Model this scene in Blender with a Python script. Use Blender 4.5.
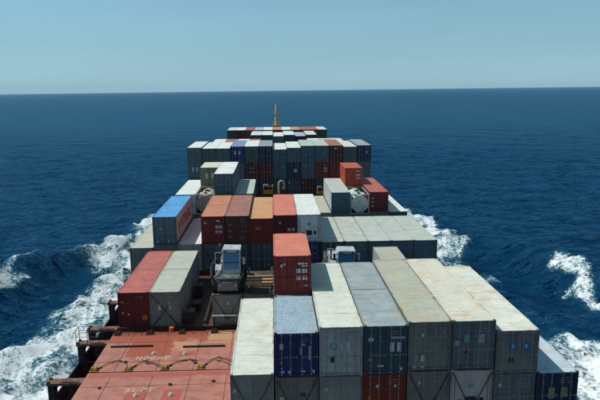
import bpy, math, random
import numpy as np
from mathutils import Vector, Matrix

random.seed(7)
rng = np.random.default_rng(11)
sc = bpy.context.scene
for o in list(bpy.data.objects):
    bpy.data.objects.remove(o)
C = sc.collection

# ------------------------------------------------------------------ camera
cam_d = bpy.data.cameras.new('camera')
cam_d.sensor_width = 36.0
cam_d.lens = 36.0 * 591.04 / 600.0
cam_d.clip_start = 0.5
cam_d.clip_end = 90000.0
cam = bpy.data.objects.new('camera', cam_d)
C.objects.link(cam)
_R = Vector((0.99893607, -0.04571922, -0.00603966))
_U = Vector((0.0144894, 0.18682088, 0.98228713))
_W = Vector((0.04378107, 0.98132956, -0.18728456))
_m = Matrix((( _R.x, _U.x, -_W.x, 0.1258), (_R.y, _U.y, -_W.y, 0.0), (_R.z, _U.z, -_W.z, 13.3317), (0, 0, 0, 1)))
cam.matrix_world = _m
sc.camera = cam

# ------------------------------------------------------------------ sky and sun
SUN = Vector((-0.62, 0.11, 1.0)).normalized()          # towards the sun: to port, a little ahead
EL = math.asin(SUN.z)
AZ = math.atan2(SUN.x, SUN.y)
w = bpy.data.worlds.new('World')
sc.world = w
w.use_nodes = True
nt = w.node_tree
bg = nt.nodes['Background']
sky = nt.nodes.new('ShaderNodeTexSky')
sky.sky_type = 'NISHITA'
sky.sun_disc = False
sky.sun_elevation = EL
sky.sun_rotation = AZ
sky.altitude = 0.0
sky.air_density = 1.0
sky.dust_density = 0.6
sky.ozone_density = 2.0
hs = nt.nodes.new('ShaderNodeHueSaturation')
hs.inputs['Saturation'].default_value = 0.38
hs.inputs['Value'].default_value = 1.0
tint = nt.nodes.new('ShaderNodeMix'); tint.data_type = 'RGBA'; tint.blend_type = 'MULTIPLY'
tint.inputs['Factor'].default_value = 1.0; tint.inputs['B'].default_value = (0.34, 0.60, 0.74, 1)
nt.links.new(sky.outputs[0], hs.inputs['Color'])
nt.links.new(hs.outputs[0], tint.inputs['A'])
wg = nt.nodes.new('ShaderNodeNewGeometry'); wx = nt.nodes.new('ShaderNodeSeparateXYZ')
wtc = nt.nodes.new('ShaderNodeTexCoord'); nt.links.new(wtc.outputs['Generated'], wx.inputs[0])
def _wm(op, a, b=None):
    n = nt.nodes.new('ShaderNodeMath'); n.operation = op
    for i, x in enumerate((a, b)):
        if x is None: continue
        if isinstance(x, (int, float)): n.inputs[i].default_value = x
        else: nt.links.new(x, n.inputs[i])
    return n.outputs[0]
# pale sea haze low over the horizon, all round
hz = _wm('MULTIPLY', _wm('EXPONENT', _wm('MULTIPLY', _wm('MAXIMUM', wx.outputs[2], 0.0), -13.0)), 0.9)
hmix = nt.nodes.new('ShaderNodeMix'); hmix.data_type = 'RGBA'
nt.links.new(hz, hmix.inputs['Factor']); nt.links.new(tint.outputs['Result'], hmix.inputs['A'])
hmix.inputs['B'].default_value = (2.62, 4.25, 4.95, 1)
wmp = nt.nodes.new('ShaderNodeMapping'); wmp.inputs['Scale'].default_value = (1.2, 1.2, 7.0)
nt.links.new(wtc.outputs['Generated'], wmp.inputs['Vector'])
wno = nt.nodes.new('ShaderNodeTexNoise'); wno.inputs['Scale'].default_value = 2.2; wno.inputs['Detail'].default_value = 5.0
nt.links.new(wmp.outputs[0], wno.inputs['Vector'])
wvar = nt.nodes.new('ShaderNodeVectorMath'); wvar.operation = 'SCALE'
nt.links.new(hmix.outputs['Result'], wvar.inputs[0]); nt.links.new(_wm('ADD', _wm('MULTIPLY', wno.outputs['Fac'], 0.16), 0.92), wvar.inputs['Scale'])
nt.links.new(wvar.outputs[0], bg.inputs['Color'])
bg.inputs['Strength'].default_value = 0.135
sun_d = bpy.data.lights.new('sun', 'SUN')
sun_d.energy = 4.1
sun_d.angle = math.radians(0.5)
sun_d.color = (1.0, 0.985, 0.92)
sun = bpy.data.objects.new('sun', sun_d)
C.objects.link(sun)
sun.location = (-60, 60, 90)
sun.rotation_euler = SUN.to_track_quat('Z', 'Y').to_euler()
sc.view_settings.view_transform = 'Standard'
sc.view_settings.look = 'None'
sc.view_settings.exposure = 0.0
sc.view_settings.gamma = 1.0
sc.view_settings.use_curve_mapping = False

# ------------------------------------------------------------------ helpers
def lin(c):
    return tuple((v / 255 / 12.92 if v / 255 <= 0.04045 else ((v / 255 + 0.055) / 1.055) ** 2.4) for v in c) + (1.0,)

class MB:
    def __init__(s): s.v = []; s.f = []
    def box(s, x0, x1, y0, y1, z0, z1):
        n = len(s.v)
        s.v += [(x0,y0,z0),(x1,y0,z0),(x1,y1,z0),(x0,y1,z0),(x0,y0,z1),(x1,y0,z1),(x1,y1,z1),(x0,y1,z1)]
        s.f += [(n,n+3,n+2,n+1),(n+4,n+5,n+6,n+7),(n,n+1,n+5,n+4),(n+1,n+2,n+6,n+5),(n+2,n+3,n+7,n+6),(n+3,n,n+4,n+7)]
        return s
    def tube(s, p, q, r, k=6, r2=None):
        p = Vector(p); q = Vector(q); r2 = r if r2 is None else r2
        d = (q - p).normalized()
        a = d.orthogonal().normalized(); b = d.cross(a)
        n = len(s.v)
        for c, rr in ((p, r), (q, r2)):
            for i in range(k):
                t = 2 * math.pi * i / k
                s.v.append(tuple(c + (a * math.cos(t) + b * math.sin(t)) * rr))
        for i in range(k):
            j = (i + 1) % k
            s.f.append((n+i, n+j, n+k+j, n+k+i))
        s.f.append(tuple(n + k - 1 - i for i in range(k)))
        s.f.append(tuple(n + k + i for i in range(k)))
        return s
    def path(s, pts, r, k=6):
        for a, b in zip(pts, pts[1:]): s.tube(a, b, r, k)
        return s
    def prism(s, poly, axis, a0, a1):
        """poly: 2D points, extruded along axis ('x','y','z')"""
        n = len(s.v); k = len(poly)
        for a in (a0, a1):
            for (u, v) in poly:
                s.v.append({'x': (a, u, v), 'y': (u, a, v), 'z': (u, v, a)}[axis])
        for i in range(k):
            j = (i + 1) % k
            s.f.append((n+i, n+j, n+k+j, n+k+i))
        s.f.append(tuple(n + k - 1 - i for i in range(k)))
        s.f.append(tuple(n + k + i for i in range(k)))
        return s
    def sheet(s, prof, axis, a0, a1):
        """profile polyline (u, depth) swept from a0 to a1"""
        n = len(s.v); k = len(prof)
        for a in (a0, a1):
            for (u, v) in prof:
                s.v.append(axis(u, v, a))
        for i in range(k - 1):
            s.f.append((n+i, n+i+1, n+k+i+1, n+k+i))
        return s
    def dome(s, c, r, k=8, m=3):
        n = len(s.v)
        for j in range(m):
            t = math.pi / 2 * j / m
            for i in range(k):
                a = 2 * math.pi * i / k
                s.v.append((c[0] + r * math.cos(t) * math.cos(a), c[1] + r * math.cos(t) * math.sin(a), c[2] + r * math.sin(t)))
        s.v.append((c[0], c[1], c[2] + r))
        for j in range(m - 1):
            for i in range(k):
                i2 = (i + 1) % k
                s.f.append((n+j*k+i, n+j*k+i2, n+(j+1)*k+i2, n+(j+1)*k+i))
        for i in range(k):
            s.f.append((n+(m-1)*k+i, n+(m-1)*k+(i+1) % k, n+m*k))
        return s
    def mesh(s, name):
        me = bpy.data.meshes.new(name)
        me.from_pydata(s.v, [], s.f)
        me.update()
        return me

def obj(name, me, mat=None, parent=None, loc=None, rot=None):
    """mat is put on the object's own slot, so alike objects can share the mesh"""
    o = bpy.data.objects.new(name, me)
    C.objects.link(o)
    if mat is not None:
        if not me.materials: me.materials.append(None)
        o.material_slots[0].link = 'OBJECT'
        o.material_slots[0].material = mat
    if parent is not None: o.parent = parent
    if loc is not None: o.location = loc
    if rot is not None: o.rotation_euler = rot
    return o

def empty(name, loc=(0, 0, 0), rot=(0, 0, 0)):
    o = bpy.data.objects.new(name, None)
    C.objects.link(o); o.location = loc; o.rotation_euler = rot
    o.empty_display_size = 0.5
    return o

def tag(o, label, cat, group=None):
    o['label'] = label; o['category'] = cat
    if group: o['group'] = group
    return o

def nd(t, typ, **kw):
    n = t.nodes.new(typ)
    for k, v in kw.items():
        setattr(n, k, v)
    return n

def math_n(t, op, a, b=None, clamp=False):
    n = t.nodes.new('ShaderNodeMath'); n.operation = op; n.use_clamp = clamp
    for i, x in enumerate((a, b)):
        if x is None: continue
        if isinstance(x, (int, float)): n.inputs[i].default_value = x
        else: t.links.new(x, n.inputs[i])
    return n.outputs[0]

def ramp(t, fac, lo, hi):
    n = t.nodes.new('ShaderNodeMapRange'); n.interpolation_type = 'SMOOTHSTEP'
    n.inputs['From Min'].default_value = lo; n.inputs['From Max'].default_value = hi
    t.links.new(fac, n.inputs['Value'])
    return n.outputs['Result']

def mixc(t, fac, a, b):
    n = t.nodes.new('ShaderNodeMix'); n.data_type = 'RGBA'
    for s, x in ((n.inputs['Factor'], fac), (n.inputs['A'], a), (n.inputs['B'], b)):
        if isinstance(x, (int, float)): s.default_value = x
        elif isinstance(x, tuple): s.default_value = x
        else: t.links.new(x, s)
    return n.outputs['Result']

def noise(t, vec, scale, detail=4.0, rough=0.55, dist=0.0):
    n = t.nodes.new('ShaderNodeTexNoise')
    n.inputs['Scale'].default_value = scale; n.inputs['Detail'].default_value = detail
    n.inputs['Roughness'].default_value = rough; n.inputs['Distortion'].default_value = dist
    t.links.new(vec, n.inputs['Vector'])
    return n.outputs['Fac']

MATS = {}; SPEC = {}
def rusty(m, kind):
    """the same paint, more worn: for frames and top rails"""
    rgb, rgb2, rust = SPEC[m.name]
    if kind == 'frame': return paint('frame_' + m.name, tuple(x * .9 for x in rgb), (86, 58, 40), .55, 1.6, rust=min(.85, rust + .4), streak=.4)
    return paint('rail_' + m.name, tuple(x * .97 for x in rgb), (150, 108, 62), .75, 1.3, rust=min(.8, rust + .35), streak=.2, mlo=.48, mhi=.66)
def paint(name, rgb, rgb2=None, mottle=0.0, mscale=1.5, rust=0.15, rough=0.55, metal=0.0, streak=0.3, mlo=0.45, mhi=0.62, lines=0.0, stain=0.0):
    """weathered paint: base, mottling to rgb2, grime, rust spots; different on every object"""
    if name in MATS: return MATS[name]
    m = bpy.data.materials.new(name); m.use_nodes = True
    t = m.node_tree; b = t.nodes['Principled BSDF']
    tc = nd(t, 'ShaderNodeTexCoord'); oi = nd(t, 'ShaderNodeObjectInfo')
    off = nd(t, 'ShaderNodeVectorMath', operation='ADD')
    mul = nd(t, 'ShaderNodeVectorMath', operation='SCALE'); mul.inputs['Scale'].default_value = 37.0
    cmb = nd(t, 'ShaderNodeCombineXYZ')
    for i in range(3): t.links.new(oi.outputs['Random'], cmb.inputs[i])
    t.links.new(cmb.outputs[0], mul.inputs[0])
    t.links.new(tc.outputs['Object'], off.inputs[0]); t.links.new(mul.outputs[0], off.inputs[1])
    v = off.outputs[0]
    c = lin(rgb)
    dark = tuple(x * 0.62 for x in c[:3]) + (1,)
    n1 = noise(t, v, 0.55, 5, 0.6)
    col = mixc(t, math_n(t, 'MULTIPLY', ramp(t, n1, 0.42, 0.75), 0.3 if lines else 0.8), c, dark)
    if rgb2 is not None:
        n2 = noise(t, v, mscale, 6, 0.62, 0.6)
        f2 = math_n(t, 'MULTIPLY', ramp(t, n2, mlo, mhi), mottle)
        col = mixc(t, f2, col, lin(rgb2))
    # grime streaks: noise stretched across the panel
    mp = nd(t, 'ShaderNodeMapping'); mp.inputs['Scale'].default_value = (4.0, 4.0, 0.5)
    t.links.new(v, mp.inputs['Vector'])
    n3 = noise(t, mp.outputs[0], 1.6, 4, 0.6)
    col = mixc(t, math_n(t, 'MULTIPLY', ramp(t, n3, 0.5, 0.75), streak), col, tuple(x * 0.45 for x in c[:3]) + (1,))
    if lines:
        # grime held in the cross grooves of a roof
        mq = nd(t, 'ShaderNodeMapping'); mq.inputs['Scale'].default_value = (0.35, 9.0, 1.0)
        t.links.new(v, mq.inputs['Vector'])
        nl = noise(t, mq.outputs[0], 1.0, 4, 0.6)
        col = mixc(t, math_n(t, 'MULTIPLY', ramp(t, nl, 0.55, 0.68), lines), col, tuple(x * 0.5 for x in c[:3]) + (1,))
        ns = noise(t, v, 0.9, 7, 0.66, 0.3)
        if stain: col = mixc(t, math_n(t, 'MULTIPLY', ramp(t, ns, 0.46, 0.72), stain), col, lin((186, 142, 74)))
        nb = noise(t, v, 4.5, 6, 0.7)
        col = mixc(t, math_n(t, 'MULTIPLY', ramp(t, nb, 0.68, 0.74), .6), col, lin((70, 62, 52)))
    if rust > 0:
        n4 = noise(t, v, 2.3, 8, 0.68)
        lo = 0.74 - 0.22 * rust
        col = mixc(t, math_n(t, 'MULTIPLY', ramp(t, n4, lo, lo + 0.09), 0.85), col, lin((122, 66, 34)))
    t.links.new(col, b.inputs['Base Color'])
    b.inputs['Roughness'].default_value = rough
    b.inputs['Metallic'].default_value = metal
    b.inputs['Specular IOR Level'].default_value = 0.35
    bp = nd(t, 'ShaderNodeBump'); bp.inputs['Strength'].default_value = 0.25; bp.inputs['Distance'].default_value = 0.02
    t.links.new(noise(t, v, 6.0, 5, 0.6), bp.inputs['Height'])
    if lines:
        bd_ = nd(t, 'ShaderNodeBump'); bd_.inputs['Strength'].default_value = 0.8; bd_.inputs['Distance'].default_value = 0.12
        t.links.new(noise(t, v, 0.9, 3, 0.5), bd_.inputs['Height']); t.links.new(bd_.outputs[0], bp.inputs['Normal'])
    t.links.new(bp.outputs[0], b.inputs['Normal'])
    SPEC[m.name] = (rgb, rgb2, rust)
    MATS[name] = m
    return m

def plain(name, rgb, rough=0.5, metal=0.0):
    if name in MATS: return MATS[name]
    m = bpy.data.materials.new(name); m.use_nodes = True
    t = m.node_tree; b = t.nodes['Principled BSDF']
    tc = nd(t, 'ShaderNodeTexCoord')
    n1 = noise(t, tc.outputs['Object'], 3.0, 5, 0.6)
    c = lin(rgb)
    t.links.new(mixc(t, ramp(t, n1, 0.4, 0.75), c, tuple(x * 0.7 for x in c[:3]) + (1,)), b.inputs['Base Color'])
    b.inputs['Roughness'].default_value = rough; b.inputs['Metallic'].default_value = metal
    MATS[name] = m
    return m

# ------------------------------------------------------------------ sea
SEA = -17.5
RE = 6.371e6
def sea_z(x, y):
    return SEA + 0.0065 * x - 0.0022 * (y - 70.0) - (x * x + y * y) / (2 * RE)

def axis_lines(lo, hi, step, out_lo, out_hi, g):
    c = list(np.arange(lo, hi + 1e-6, step))
    s = step; x = c[-1]
    while x < out_hi:
        s *= g; x += s; c.append(x)
    s = step; x = c[0]; pre = []
    while x > out_lo:
        s *= g; x -= s; pre.append(x)
    return np.array(pre[::-1] + c)
XS = axis_lines(-100, 100, 0.6, -27000, 27000, 1.04)
YS = axis_lines(45, 260, 0.6, -6000, 27000, 1.035)
gx, gy = np.meshgrid(XS, YS)
sx = np.gradient(XS)[None, :].repeat(len(YS), 0); sy = np.gradient(YS)[:, None].repeat(len(XS), 1)
sp = np.maximum(sx, sy)
z = np.zeros_like(gx)
for i in range(70):
    lam = 2.0 * (1.075 ** i) * rng.uniform(0.9, 1.1)
    if lam > 70: lam = rng.uniform(6, 40)
    th = math.radians(258) + rng.normal(0, 0.55)
    k = 2 * math.pi / lam
    a = 0.0115 * lam * math.exp(-(lam / 15.0) ** 1.3) + 0.0012 * lam ** 0.5
    fade = np.clip((lam / sp - 2.5) / 2.5, 0, 1)
    ph = k * (gx * math.cos(th) + gy * math.sin(th)) + rng.uniform(0, 6.28)
    z += a * fade * (np.sin(ph) + 0.22 * np.cos(2 * ph))
def polydist(px, py, pts):
    d = np.full(px.shape, 1e9); side = np.zeros(px.shape); tt = np.zeros(px.shape); tot = 0.0
    segs = list(zip(pts, pts[1:]))
    L = [math.dist(a, b) for a, b in segs]; S = sum(L)
    for (a, b), l in zip(segs, L):
        dx, dy = (b[0]-a[0]) / l, (b[1]-a[1]) / l
        u = np.clip((px-a[0]) * dx + (py-a[1]) * dy, 0, l)
        qx, qy = px - a[0] - u * dx, py - a[1] - u * dy
        dd = np.hypot(qx, qy)
        m = dd < d
        d = np.where(m, dd, d); side = np.where(m, dx * qy - dy * qx, side); tt = np.where(m, (tot + u) / S, tt)
        tot += l
    return d, np.sign(side), tt
def inside(px, py, poly):
    c = np.zeros(px.shape, bool); j = len(poly) - 1
    for i in range(len(poly)):
        xi, yi = poly[i]; xj, yj = poly[j]
        hit = ((yi > py) != (yj > py)) & (px < (xj - xi) * (py - yi) / (yj - yi + 1e-12) + xi)
        c ^= hit; j = i
    return c
def soft_poly(px, py, poly, wdt):
    d, _, _ = polydist(px, py, poly + [poly[0]])
    sd = np.where(inside(px, py, poly), d, -d)
    return np.clip(0.5 + sd / (2 * wdt), 0, 1)
# bow waves: one diverging crest on each side, steep towards the ship
CRL = [(-29.0, 120.0), (-33.5, 112.0), (-37.5, 107.5), (-41.5, 104.5), (-43.2, 99.5), (-43.9, 93.0), (-46.0, 82.0), (-50.0, 66.0)]
CRR = [(36.5, 116.0), (39.5, 112.0), (42.5, 109.0), (45.2, 105.0), (47.2, 99.0), (49.0, 94.0), (50.0, 88.0), (51.0, 78.0), (54.0, 62.0)]
near = (np.abs(gx) < 90) & (gy > 30) & (gy < 230)
px, py = gx[near], gy[near]
dz = np.zeros(px.shape)
for pts, hgt, inn in ((CRL, 2.9, 1), (CRR, 2.7, -1)):
    d, s, t_ = polydist(px, py, pts)
    env = np.clip(np.sin(np.clip(t_ * 1.05 + 0.02, 0, 1) * math.pi), 0, 1) ** 0.6
    toward = s * inn
    wid = np.where(toward > 0, 3.6, 5.5)
    dz += hgt * env * np.exp(-(d / wid) ** 2)
    dz -= 1.5 * env * np.where(toward > 0, np.exp(-((d - 9.0) / 4.5) ** 2), 0)
z[near] += dz
# foam mask (white water left by the hull), as polygons on the sea
FL = [(-16, 205), (-22, 200), (-26.5, 184), (-30.6, 147), (-33.3, 135), (-35.5, 122.2), (-36.9, 113), (-37.2, 106), (-33.6, 100), (-30.7, 92.8), (-31.8, 86), (-34.6, 82.8), (-33.8, 74.7), (-35, 69.5), (-33, 45), (-14, 45), (-14, 205)]
FR = [(18, 205), (24, 200), (29, 178), (33.6, 159.5), (37.2, 141), (38.2, 126), (40.6, 111.5), (38.6, 103), (35.5, 97.5), (34.5, 90), (33.2, 80), (35.0, 72.6), (36.6, 67.8), (40.2, 65.5), (41, 45), (15, 45), (15, 205)]
BL = [(-45.6, 91.0), (-46.0, 100.5), (-42.8, 107.8), (-38.8, 108.2), (-38.4, 105.0), (-40.4, 99.5), (-39.6, 93.0), (-42.2, 86.0)]
BR = [(46.2, 100.6), (49.6, 97), (51.0, 87), (49, 80), (46.0, 77.5), (42.0, 81.4), (41.2, 85.5), (44.6, 89), (45.2, 95)]
TR = [(41.0, 86), (47.6, 81.5), (53.5, 74), (56, 60), (51, 60), (47.0, 74)]
LR = [(30, 80), (38, 76), (40, 71), (33, 71)]
LL = [(-30, 92), (-44, 88), (-48, 70), (-40, 50), (-30, 50)]
LM = [(-45, 93), (-41, 103), (-37.5, 96), (-37.5, 86), (-44, 84)]
FR2 = [(31, 92), (38, 97), (40, 88), (36, 84), (31, 84)]
fm = np.zeros(px.shape)
wx_ = np.zeros(px.shape); wy_ = np.zeros(px.shape)          # ragged outlines
for i in range(14):
    lam = 2.2 * 1.22 ** i; a_ = 0.07 * lam ** 0.8; t1, t2 = rng.uniform(0, 6.28, 2); k = 2 * math.pi / lam
    wx_ += a_ * np.sin(k * (px * math.cos(t1) + py * math.sin(t1)) + rng.uniform(0, 6.28)); wy_ += a_ * np.sin(k * (px * math.cos(t2) + py * math.sin(t2)) + rng.uniform(0, 6.28))
for poly, wd, amt in ((FL, 3.0, 1.0), (FR, 2.6, 1.0), (BL, 1.6, 1.0), (BR, 2.6, 0.98), (TR, 1.8, 0.88), (LR, 2.2, 0.74), (LL, 4.0, 0.5), (LM, 2.0, 0.55), (FR2, 2.2, 0.82)):
    fm = np.maximum(fm, amt * soft_poly(px + wx_, py + wy_, poly, wd))
foam = np.zeros_like(gx); foam[near] = fm
for i in range(26):                         # churned surface inside the foam
    lam = rng.uniform(1.6, 7.0); th = rng.uniform(0, 6.28); k = 2 * math.pi / lam
    z += foam * 0.022 * lam * np.sin(k * (gx * math.cos(th) + gy * math.sin(th)) + rng.uniform(0, 6.28)) * (sp < 1.2)
zz = z + sea_z(gx, gy)
ny, nx = gx.shape
me = bpy.data.meshes.new('sea')
me.vertices.add(nx * ny)
me.vertices.foreach_set('co', np.stack([gx, gy, zz], -1).astype(np.float32).ravel())
idx = np.arange(nx * ny).reshape(ny, nx)
q = np.stack([idx[:-1, :-1], idx[:-1, 1:], idx[1:, 1:], idx[1:, :-1]], -1).reshape(-1, 4)
me.loops.add(q.size); me.polygons.add(len(q))
me.loops.foreach_set('vertex_index', q.ravel().astype(np.int32))
me.polygons.foreach_set('loop_start', np.arange(0, q.size, 4, dtype=np.int32))
me.polygons.foreach_set('use_smooth', np.ones(len(q), bool))
at = me.attributes.new('foam', 'FLOAT', 'POINT'); at.data.foreach_set('value', foam.astype(np.float32).ravel())
me.update(calc_edges=True); me.validate()
wm = bpy.data.materials.new('sea_water'); wm.use_nodes = True
t = wm.node_tree; b = t.nodes['Principled BSDF']
geo = nd(t, 'ShaderNodeNewGeometry'); pos = geo.outputs['Position']
atn = nd(t, 'ShaderNodeAttribute', attribute_name='foam'); fa = atn.outputs['Fac']
def ridged(vec, scale, detail):
    n = nd(t, 'ShaderNodeTexNoise', noise_type='RIDGED_MULTIFRACTAL')
    n.inputs['Scale'].default_value = scale; n.inputs['Detail'].default_value = detail
    n.inputs['Roughness'].default_value = 0.6; n.inputs['Distortion'].default_value = 0.8
    t.links.new(vec, n.inputs['Vector'])
    return n.outputs['Fac']
mpf = nd(t, 'ShaderNodeMapping'); mpf.inputs['Scale'].default_value = (1.25, 0.75, 0.3)
t.links.new(pos, mpf.inputs['Vector'])
lace = ridged(mpf.outputs[0], 0.22, 6)
big = noise(t, mpf.outputs[0], 0.13, 6, 0.65, 0.5)
fine = noise(t, pos, 2.2, 7, 0.8, 0.5)
tex = math_n(t, 'ADD', math_n(t, 'MULTIPLY', lace, 0.30), math_n(t, 'ADD', math_n(t, 'MULTIPLY', big, 1.0), math_n(t, 'MULTIPLY', fine, 0.95)))
# foam where mask + texture is high
sumv = math_n(t, 'ADD', math_n(t, 'MULTIPLY', fa, 0.85), tex)
fo = math_n(t, 'MULTIPLY', ramp(t, sumv, 1.635, 2.07), ramp(t, fa, 0.02, 0.2))
aer = ramp(t, math_n(t, 'ADD', math_n(t, 'MULTIPLY', fa, 0.9), math_n(t, 'MULTIPLY', big, 0.7)), 0.85, 1.45)
deep = lin((3, 62, 100))
col = mixc(t, math_n(t, 'MULTIPLY', aer, 0.45), deep, lin((40, 108, 126)))
col = mixc(t, math_n(t, 'MULTIPLY', ramp(t, fo, 0.0, 0.45), .9), col, lin((92, 156, 166)))
col = mixc(t, ramp(t, fo, 0.25, 0.9), col, lin((242, 245, 244)))
t.links.new(col, b.inputs['Base Color'])
b.inputs['IOR'].default_value = 1.333
ro = nd(t, 'ShaderNodeMapRange'); ro.inputs['To Min'].default_value = 0.13; ro.inputs['To Max'].default_value = 0.75
t.links.new(fo, ro.inputs['Value']); t.links.new(ro.outputs[0], b.inputs['Roughness'])
mpw = nd(t, 'ShaderNodeMapping'); mpw.inputs['Scale'].default_value = (0.55, 1.0, 0.3)
mpw.inputs['Rotation'].default_value = (0, 0, 0.2)
t.links.new(pos, mpw.inputs['Vector'])
hs_ = noise(t, mpw.outputs[0], 0.026, 5, 0.6, 0.3)
h0 = noise(t, mpw.outputs[0], 0.085, 4, 0.6, 0.2)
h1 = noise(t, mpw.outputs[0], 0.26, 4, 0.62, 0.3)
h2 = noise(t, mpw.outputs[0], 0.95, 6, 0.68, 0.3)
def crest(h): return math_n(t, 'SUBTRACT', 1.0, math_n(t, 'MULTIPLY', math_n(t, 'ABSOLUTE', math_n(t, 'SUBTRACT', h, 0.5)), 2.0))
h0 = crest(h0); h1 = crest(h1); h2 = crest(h2)
prev = None
for hh, dist in ((hs_, 26.0), (h0, 10.0), (h1, 2.7), (h2, 0.8)):
    bp2 = nd(t, 'ShaderNodeBump'); bp2.inputs['Strength'].default_value = 1.0; bp2.inputs['Distance'].default_value = dist
    t.links.new(hh, bp2.inputs['Height'])
    if prev is not None: t.links.new(prev.outputs[0], bp2.inputs['Normal'])
    prev = bp2
bp3 = nd(t, 'ShaderNodeBump'); bp3.inputs['Strength'].default_value = 1.0; bp3.inputs['Distance'].default_value = 0.08
t.links.new(math_n(t, 'MULTIPLY', fo, fine), bp3.inputs['Height']); t.links.new(bp2.outputs[0], bp3.inputs['Normal'])
t.links.new(bp3.outputs[0], b.inputs['Normal'])
# a wave-roughened sea never mirrors the horizon fully: cap the Fresnel term
b.inputs['Specular IOR Level'].default_value = 0.0
fr_ = nd(t, 'ShaderNodeFresnel'); fr_.inputs['IOR'].default_value = 1.34; t.links.new(bp3.outputs[0], fr_.inputs['Normal'])
gl_ = nd(t, 'ShaderNodeBsdfGlossy'); gl_.inputs['Roughness'].default_value = 0.11; gl_.inputs['Color'].default_value = (0.42, 0.82, 1.0, 1); t.links.new(bp3.outputs[0], gl_.inputs['Normal'])
mxs = nd(t, 'ShaderNodeMixShader')
dry = math_n(t, 'SUBTRACT', 1.0, fo)
t.links.new(math_n(t, 'MULTIPLY', math_n(t, 'MINIMUM', fr_.outputs[0], 0.75), dry), mxs.inputs[0])
t.links.new(b.outputs[0], mxs.inputs[1]); t.links.new(gl_.outputs[0], mxs.inputs[2])
fd = nd(t, 'ShaderNodeBsdfDiffuse'); fd.inputs['Color'].default_value = lin((234, 238, 238)); fd.inputs['Roughness'].default_value = 0.6
fb = nd(t, 'ShaderNodeBump'); fb.inputs['Strength'].default_value = 0.7; fb.inputs['Distance'].default_value = 0.16
t.links.new(fine, fb.inputs['Height']); t.links.new(fb.outputs[0], fd.inputs['Normal'])
mx2 = nd(t, 'ShaderNodeMixShader'); t.links.new(ramp(t, fo, 0.15, 0.85), mx2.inputs[0])
t.links.new(mxs.outputs[0], mx2.inputs[1]); t.links.new(fd.outputs[0], mx2.inputs[2])
t.links.new(mx2.outputs[0], t.nodes['Material Output'].inputs['Surface'])
sea = bpy.data.objects.new('sea', me); C.objects.link(sea)
me.materials.append(wm)
sea['kind'] = 'structure'; sea['label'] = 'deep blue sea with white bow wave foam beside the ship'

# ------------------------------------------------------------------ layout constants
PIT = 2.49
CW = 1.219
HT = -5.5                       # top of the hatch covers
BA, BB, BD, BE, B4, BG, B2, BH, B7, BI = 30.6, 45.25, 59.9, 74.6, 89.2, 103.85, 118.5, 133.1, 147.8, 162.4
L40, L20 = 12.19, 6.06
STD, HC = 2.59, 2.896
MID = PIT / 2
def colx(c): return (c - 7) * PIT + PIT / 2

# ------------------------------------------------------------------ the ship
ship = empty('container_ship', (MID, 0, -8.2))
tag(ship, 'long container ship seen from its bridge, heading for the horizon', 'ship')
m_hull = paint('hull_paint', (38, 44, 52), rust=0.4, streak=0.5)
m_deck = paint('deck_paint', (84, 46, 38), (58, 42, 36), 0.6, 0.8, rust=0.6, streak=0.5)
m_rustdark = paint('rusty_dark_steel', (58, 44, 38), (96, 62, 46), 0.8, 1.5, rust=0.6)
m_black = paint('black_steel', (38, 36, 36), (70, 50, 42), 0.6, 2.0, rust=0.4)
def hb(y):
    if y < 168: return 16.15
    u = min(1.0, (y - 168) / 46.0)
    return max(0.12, 16.15 * math.sqrt(max(0.0, 1 - u ** 2.1)))
st = [-55, -20, 20, 60, 100, 140, 160, 168, 176, 184, 191, 197, 202, 206, 209, 211.5, 213, 213.9]
hull = MB()
for sgn in (-1, 1):
    n0 = len(hull.v)
    for y in st:
        h_ = hb(y)
        fl = 1.0 - 0.55 * max(0, (y - 160) / 54.0)
        rise = 3.6 if y > 180 else 0
        hull.v += [(sgn*h_, y, 1.1 + rise), (sgn*h_, y, 0 + rise), (sgn*h_*(0.5+0.5*fl), y, -5), (sgn*h_*fl, y, -13)]
    for i in range(len(st) - 1):
        for j in range(3):
            a = n0 + i*4 + j; f_ = (a, a+4, a+5, a+1)
            hull.f.append(f_ if sgn > 0 else f_[::-1])
# inside face of the bulwark
for sgn in (-1, 1):
    n0 = len(hull.v)
    for y in st:
        h_ = max(0.05, hb(y) - 0.09); rise = 3.6 if y > 180 else 0
        hull.v += [(sgn*h_, y, 1.1 + rise), (sgn*h_, y, 0 + rise), (sgn*hb(y), y, 1.1 + rise)]
    for i in range(len(st) - 1):
        a = n0 + i*3
        for f_ in ((a, a+1, a+4, a+3), (a, a+3, a+5, a+2)):
            hull.f.append(f_ if sgn < 0 else f_[::-1])
obj('hull', hull.mesh('hull'), m_hull, ship)
dk = MB()
for i in range(len(st) - 1):
    y0, y1 = st[i], st[i+1]; a, c = hb(y0) - 0.02, hb(y1) - 0.02
    r0 = 3.6 if y0 > 180 else 0; r1 = 3.6 if y1 > 180 else 0
    n = len(dk.v)
    dk.v += [(-a, y0, r0), (a, y0, r0), (c, y1, r1), (-c, y1, r1)]
    dk.f.append((n, n+1, n+2, n+3))
obj('main_deck', dk.mesh('main_deck'), m_deck, ship)
# hatch coamings
for y0 in (BA, BB, BD, BE, B4, BG, B2, BH, B7, BI):
    x0, x1 = -13.75, 13.75
    if y0 >= B7: x0, x1 = -11.8, 11.8
    cm = MB(); a, c = y0 - 0.7, y0 + 12.9
    cm.box(x0, x0+.25, a, c, 0, 1.85).box(x1-.25, x1, a, c, 0, 1.85).box(x0+.25, x1-.25, a, a+.25, 0, 1.85).box(x0+.25, x1-.25, c-.25, c, 0, 1.85)
    for k in range(9):
        yy = a + 0.6 + k * 1.5
        for s in (-1, 1):
            xx = x0 if s < 0 else x1
            cm.box(min(xx, xx + s*.35), max(xx, xx + s*.35), yy, yy + .06, 0, 1.75)
    obj('hatch_coaming', cm.mesh('hatch_coaming'), m_rustdark, ship)
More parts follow.
